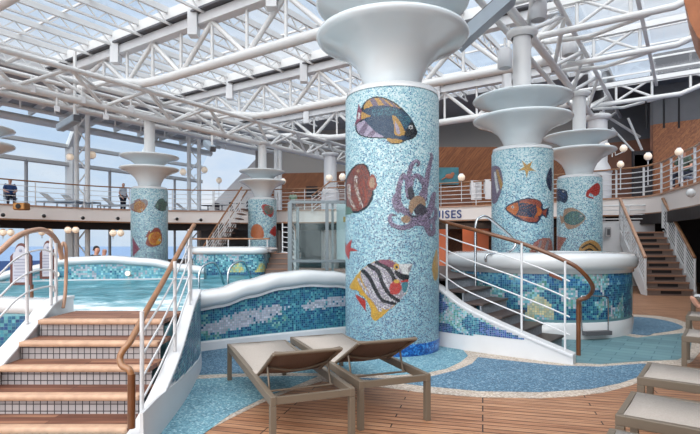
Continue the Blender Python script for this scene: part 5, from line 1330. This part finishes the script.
# security globe under the right gallery
p = at(691, 193, 13.6); t = thing('globe_camera', 'small white globe camera on the right gallery fascia', 'camera', p); b = MB(); b.ball(p, .12, 14); b.build('globe', GLOSSW, t); b = MB(); b.tube([p, p+Vector((.12, .1, .06))], .05, 8); b.build('mount', WHITE, t)
for px, py, lb in ((3, 215, 'leftmost'), (44, 216, 'second'), (83, 218, 'third'), (118, 218.5, 'fourth'), (177, 219, 'fifth'), (201, 220, 'rightmost')):
    kx = (px-350)/F; e = min(edge, key=lambda q: abs(q.x/q.y-kx) if q.y > 5 else 9)
    p = at(px, py, e.y*1.0-.35); t = thing('fascia_camera', 'tiny black dome camera on the white left fascia, %s' % lb, 'camera', p, 'fascia dome cameras')
    b = MB(); b.ball(p, .085, 10); b.build('dome', BLACK, t); b = MB(); b.tube([p, p+Vector((-.16, .14, .02))], .05, 8); b.build('mount', WHITE, t)
p = at(21.5, 206.5, 20.6); t = thing('loudspeaker', 'bronze horn loudspeaker on the left gallery edge', 'speaker', p)
b = MB(); b.box(p, (.5, .4, .3)); b.build('housing', BRASS, t, bevel=.05); b = MB(); b.tube([p+Vector((0, -.21, 0)), p+Vector((0, -.23, 0))], .1, 14); b.build('horn', DARK, t)

# ------------------------------------------------------------------ back gallery: picture, towels, counter, door
p0 = at(438, 184.5, 26.2); p1 = at(458.5, 167.5, 26.2)
t = thing('picture', 'teal wall picture of an orange sea creature on the back gallery', 'picture', ((p0.x+p1.x)/2, 26.2, p0.z))
b = MB(); b.box(((p0.x+p1.x)/2, 26.2, (p0.z+p1.z)/2), (p1.x-p0.x, .06, p1.z-p0.z)); b.build('panel', mat('teal_picture', (70, 128, 138), .5, nscale=3, namt=.3), t)
b = MB(); cx, cz = (p0.x+p1.x)/2, (p0.z+p1.z)/2; b.ball((cx+.05, 26.15, cz-.02), (.22, .02, .13), 12); b.ball((cx+.22, 26.15, cz+.1), (.1, .02, .09), 10); b.tube([(cx-.1, 26.15, cz-.05), (cx-.35, 26.15, cz-.2)], .035, 6); b.build('painted_creature', mat('orange_paint', (176, 112, 84), .6), t)
b = MB(); b.box((p0.x+.4, 26.35, DZ+1.7), (5.4, .1, 3.4)); struct('wall_panel', b, WOODP)
b = MB(); b.box((4.4, 24.6, DZ+.45), (3.0, .5, .9)); tag(b.build('counter', WOODD, bevel=.02), 'wooden counter on the back gallery behind the lettering', 'counter')
def eidx(px):
    k = (px-350)/F; return min([q for q in edge if q.y > 10], key=lambda q: abs(q.x/q.y-k))
for px0, px1, lb in ((471, 481.5, 'left white towel hung over the back gallery rail'), (485, 491, 'right white towel hung over the back gallery rail, by second column')):
    e0 = eidx(px0); k0 = (px0-350)/F; k1 = (px1-350)/F; y = e0.y-.12
    b = MB(); 
    P = [Vector((k0*y, y, DZ+.3)), Vector((k1*y, y, DZ+.3)), Vector((k1*y, y, DZ+1.14)), Vector((k0*y, y, DZ+1.14))]
    b.vprism(P, (0, -.02, 0)); b.vprism([v+Vector((0, .2, .0 if v.z > DZ+.5 else .25)) for v in P], (0, .02, 0)); b.vprism([P[3], P[2], P[2]+Vector((0, .22, 0)), P[3]+Vector((0, .22, 0))], (0, 0, .02))
    tag(b.build('towel', TOWW), lb, 'towel', 'towels on the back rail')
# dark door, white notice, niche right
p = at(642, 182, 20.4); b = MB(); b.box((p.x, 20.4, DZ+1.05), (.8, .08, 2.1)); struct('door_1', b, DARK)
p = at(643, 160, 20.4); b = MB(); b.box((p.x, 20.38, p.z-.05), (.72, .04, .5)); tag(b.build('notice_board', TOWW), 'white board above the dark door on the right gallery', 'board')
p = at(312, 192, 31); b = MB(); b.box((p.x, 31.0, p.z), (.7, .06, .7)); tag(b.build('wall_vent', DARK), 'dark square vent on the back wooden wall', 'vent')
# lit bar under the back gallery
for j, (px0, px1, m_, em) in enumerate(((437, 447, 'a', 0), (463, 489, 'b', 0))):
    p0 = at(px0, 252, 24.2); p1 = at(px1, 226, 24.2); b = MB(); b.box(((p0.x+p1.x)/2, 24.3, 1.2), (p1.x-p0.x, .1, 2.3)); struct('wall_bar_%d' % j, b, mat('terracotta_wall', (206, 124, 92), .7))
l_ = bpy.data.lights.new('bar_light', 'AREA'); l_.energy = 25; l_.size = 2; l_.color = (1, .7, .5); lo = bpy.data.objects.new('bar_light', l_); C.objects.link(lo); lo.location = (5.0, 23.5, 2.45)

# wooden canopy at the top right corner
t = MB(); q = [at(683, -3, 8.5), at(690, 22, 8.5), at(697, 36, 8.5), at(712, 50, 8.5), at(740, 60, 8.5), at(740, -40, 8.5), at(683, -40, 8.5)]
t.vprism(q, (.9, 1.2, 0)); struct('ceiling_canopy', t, mat('canopy_wood', (176, 112, 76), .45, nscale=5, namt=.15))
# ceiling ducts near the right back
for j, (px0, py0, px1, py1, d, r) in enumerate(((628, 118, 642, 150, 21, .05), (600, 112, 640, 137, 22, .06), (612, 128, 634, 152, 20.5, .04))):
    b = MB(); b.tube([at(px0, py0, d), at(px1, py1, d)], r, 8); tag(b.build('ceiling_pipe', TRUSS), ['white slanted pipe beside the lamp above right stairs', 'thick white pipe at foot of the right girder', 'thin white pipe nearest the third column bowls'][j], 'pipe', 'slanted ceiling pipes')
for px in (646, 664, 679):
    b = MB(); b.beam(at(px, 98, 19.3), at(px, 128, 19.3), .05, .05); struct('trim_%d' % (32+px), b, BLACK)

# ------------------------------------------------------------------ glass enclosure beyond the pool wall
t = thing('glass_enclosure', 'glass enclosure with grey metal frame behind the pool wave coping', 'glass enclosure', (-.6, 11.2, .72))
FR = mat('enclosure_frame', (120, 128, 132), .35, metal=.5)
d = 11.0
X0 = (290-350)/F*d; X1 = (327-350)/F*d; X2 = .3; zt_ = H+42/F*d; zb_ = .72
def slab(x0, y0, x1, y1, z0, z1, nm, m):
    b = MB(); dd = (Vector((x1, y1, 0))-Vector((x0, y0, 0))).normalized(); n_ = Vector((dd.y, -dd.x, 0))*.02
    b.vprism([(x0, y0, z0), (x1, y1, z0), (x1, y1, z1), (x0, y0, z1)], n_); b.build(nm, m, t)
slab(X0, d, X1, d, zb_, zt_, 'glass_panel', TUBGL); slab(X1, d, X2, d, zb_, zt_, 'glass_panel', TUBGL); slab(X0, d, X0, d+1.6, zb_, zt_, 'glass_panel', TUBGL); slab(X0, d+1.6, X2, d+1.6, zb_, zt_, 'glass_panel', TUBGL)
for x, y, w in ((X0, d, .09), (X1, d, .07), (X1+.12, d+.05, .05), (X2, d, .07), (X0, d+1.6, .07)):
    b = MB(); b.box((x, y, (zb_+zt_)/2), (w, w, zt_-zb_)); b.build('frame_post', FR, t)
for z in (zt_, H-17/F*d):
    b = MB(); b.box(((X0+X2)/2, d-.02, z), (X2-X0, .06, .06)); b.build('frame_rail', FR, t)
b = MB(); b.box((X1+.45, d+.3, 1.75), (.5, .04, 1.3)); b.build('inner_panel', mat('frosted_panel', (176, 196, 198), .5), t)
b = MB(); b.box((X1+.45, d+.26, 2.05), (.2, .01, .12)); b.build('yellow_sticker', mat('sticker_yellow', (170, 150, 84), .5), t)

# small steps and curved white rail right of the raised tub
t = thing('terrace_steps', 'small grey steps right of the raised rectangular tub', 'steps', (-1.9, 13.2, .72))
for i in range(4):
    b = MB(); b.prism([(-2.18, 13.0+.28*i), (-1.55+.05*i, 13.0+.28*i), (-1.55+.05*i, 14.4), (-2.18, 14.4)], .72+.13*i, .72+.13*(i+1)); o = b.build('tread', mat('warm_grey_riser', (124, 106, 98), .6), t)
    b = MB(); b.box((-1.86, 13.0+.28*i, .72+.13*(i+1)), (.64, .04, .025)); b.build('nosing', NOSING, t)
cpath = catmull([(-1.95, 14.6, 1.28), (-1.62, 14.0, 1.22), (-1.45, 13.4, 1.0), (-1.38, 12.95, .76)], 5)
b = MB(); b.sweep([(p.x, p.y, 0) for p in cpath], [[(-.05, .6), (.05, .6), (.05, p.z), (-.05, p.z)] for p in cpath], smooth=False); tag(b.build('stair_curb', WHITE), 'white curved curb beside the small grey terrace steps', 'curb')
rail_thing('stair_railing', 'white curved railing with brown rail at the small terrace steps', cpath, 0, 5, .85, .6, br=.012, rr=.022, pr=.02)
# far flight up to the gallery
t = thing('far_staircase', 'distant staircase rising to the back left gallery behind the raised tub', 'steps', (-7, 22.5, 0))
A = at(202, 264, 22.5); B = at(242, 216, 23.0); A.z = 0.3; B.z = 3.1
for i in range(14):
    f_ = i/13; p = A.lerp(B, f_); b = MB(); b.box((p.x, p.y+.6, p.z), (.22, 1.2, .04)); b.build('tread', FARTREAD, t)
for dy, lb in ((0, 'nearer brown-topped railing of the distant staircase'), (1.25, 'farther brown-topped railing of the distant staircase')):
    rail_thing('stair_railing', lb, [A.lerp(B, k/8)+Vector((0, dy, .05)) for k in range(9)], 0, 5, .95, .45, br=.018, rr=.04, group='distant staircase railings')
# second short rail in front of the far column
rail_thing('terrace_railing', 'horizontal brown-topped railing behind the raised rectangular tub', [(-5.4, 16.6, .72), (-4.2, 16.6, .72), (-3.0, 16.6, .72), (-2.6, 16.3, .72)], 0, 3, .95, .7, br=.014, rr=.028)
# rail rising beside the plain column
rail_thing('stair_railing', 'brown-topped rail rising toward the plain white column on the back gallery', [at(312, 214, 24.8), at(330, 200, 24.8), at(345, 200, 24.8)], 0, 4, .9, .7, br=.018, rr=.035)
# tables on the back left gallery
for j, (px, lb) in enumerate(((208, 'left'), (222, 'middle'), (238, 'right'))):
    q = ray_lt(px, l_=21.2); t = thing('gallery_table', 'dark table on the back left gallery, %s of three' % lb, 'table', (q.x, q.y, GZ), 'dark tables on the gallery')
    b = MB(); b.lathe([(0, .72), (.42, .72), (.42, .75), (0, .75)], (q.x, q.y, GZ), 20); b.build('table_top', DARK, t); b = MB(); b.lathe([(.22, 0), (.22, .03), (.04, .06), (.04, .72)], (q.x, q.y, GZ), 14); b.build('pedestal', DGREY, t)
    chair('gallery_chair', (q.x+.75, q.y+.1, GZ), 1.2+j, mat('dark_chair', (60, 58, 70), .6), 'dark chair beside the %s gallery table' % lb, 'dark chairs at the gallery tables')
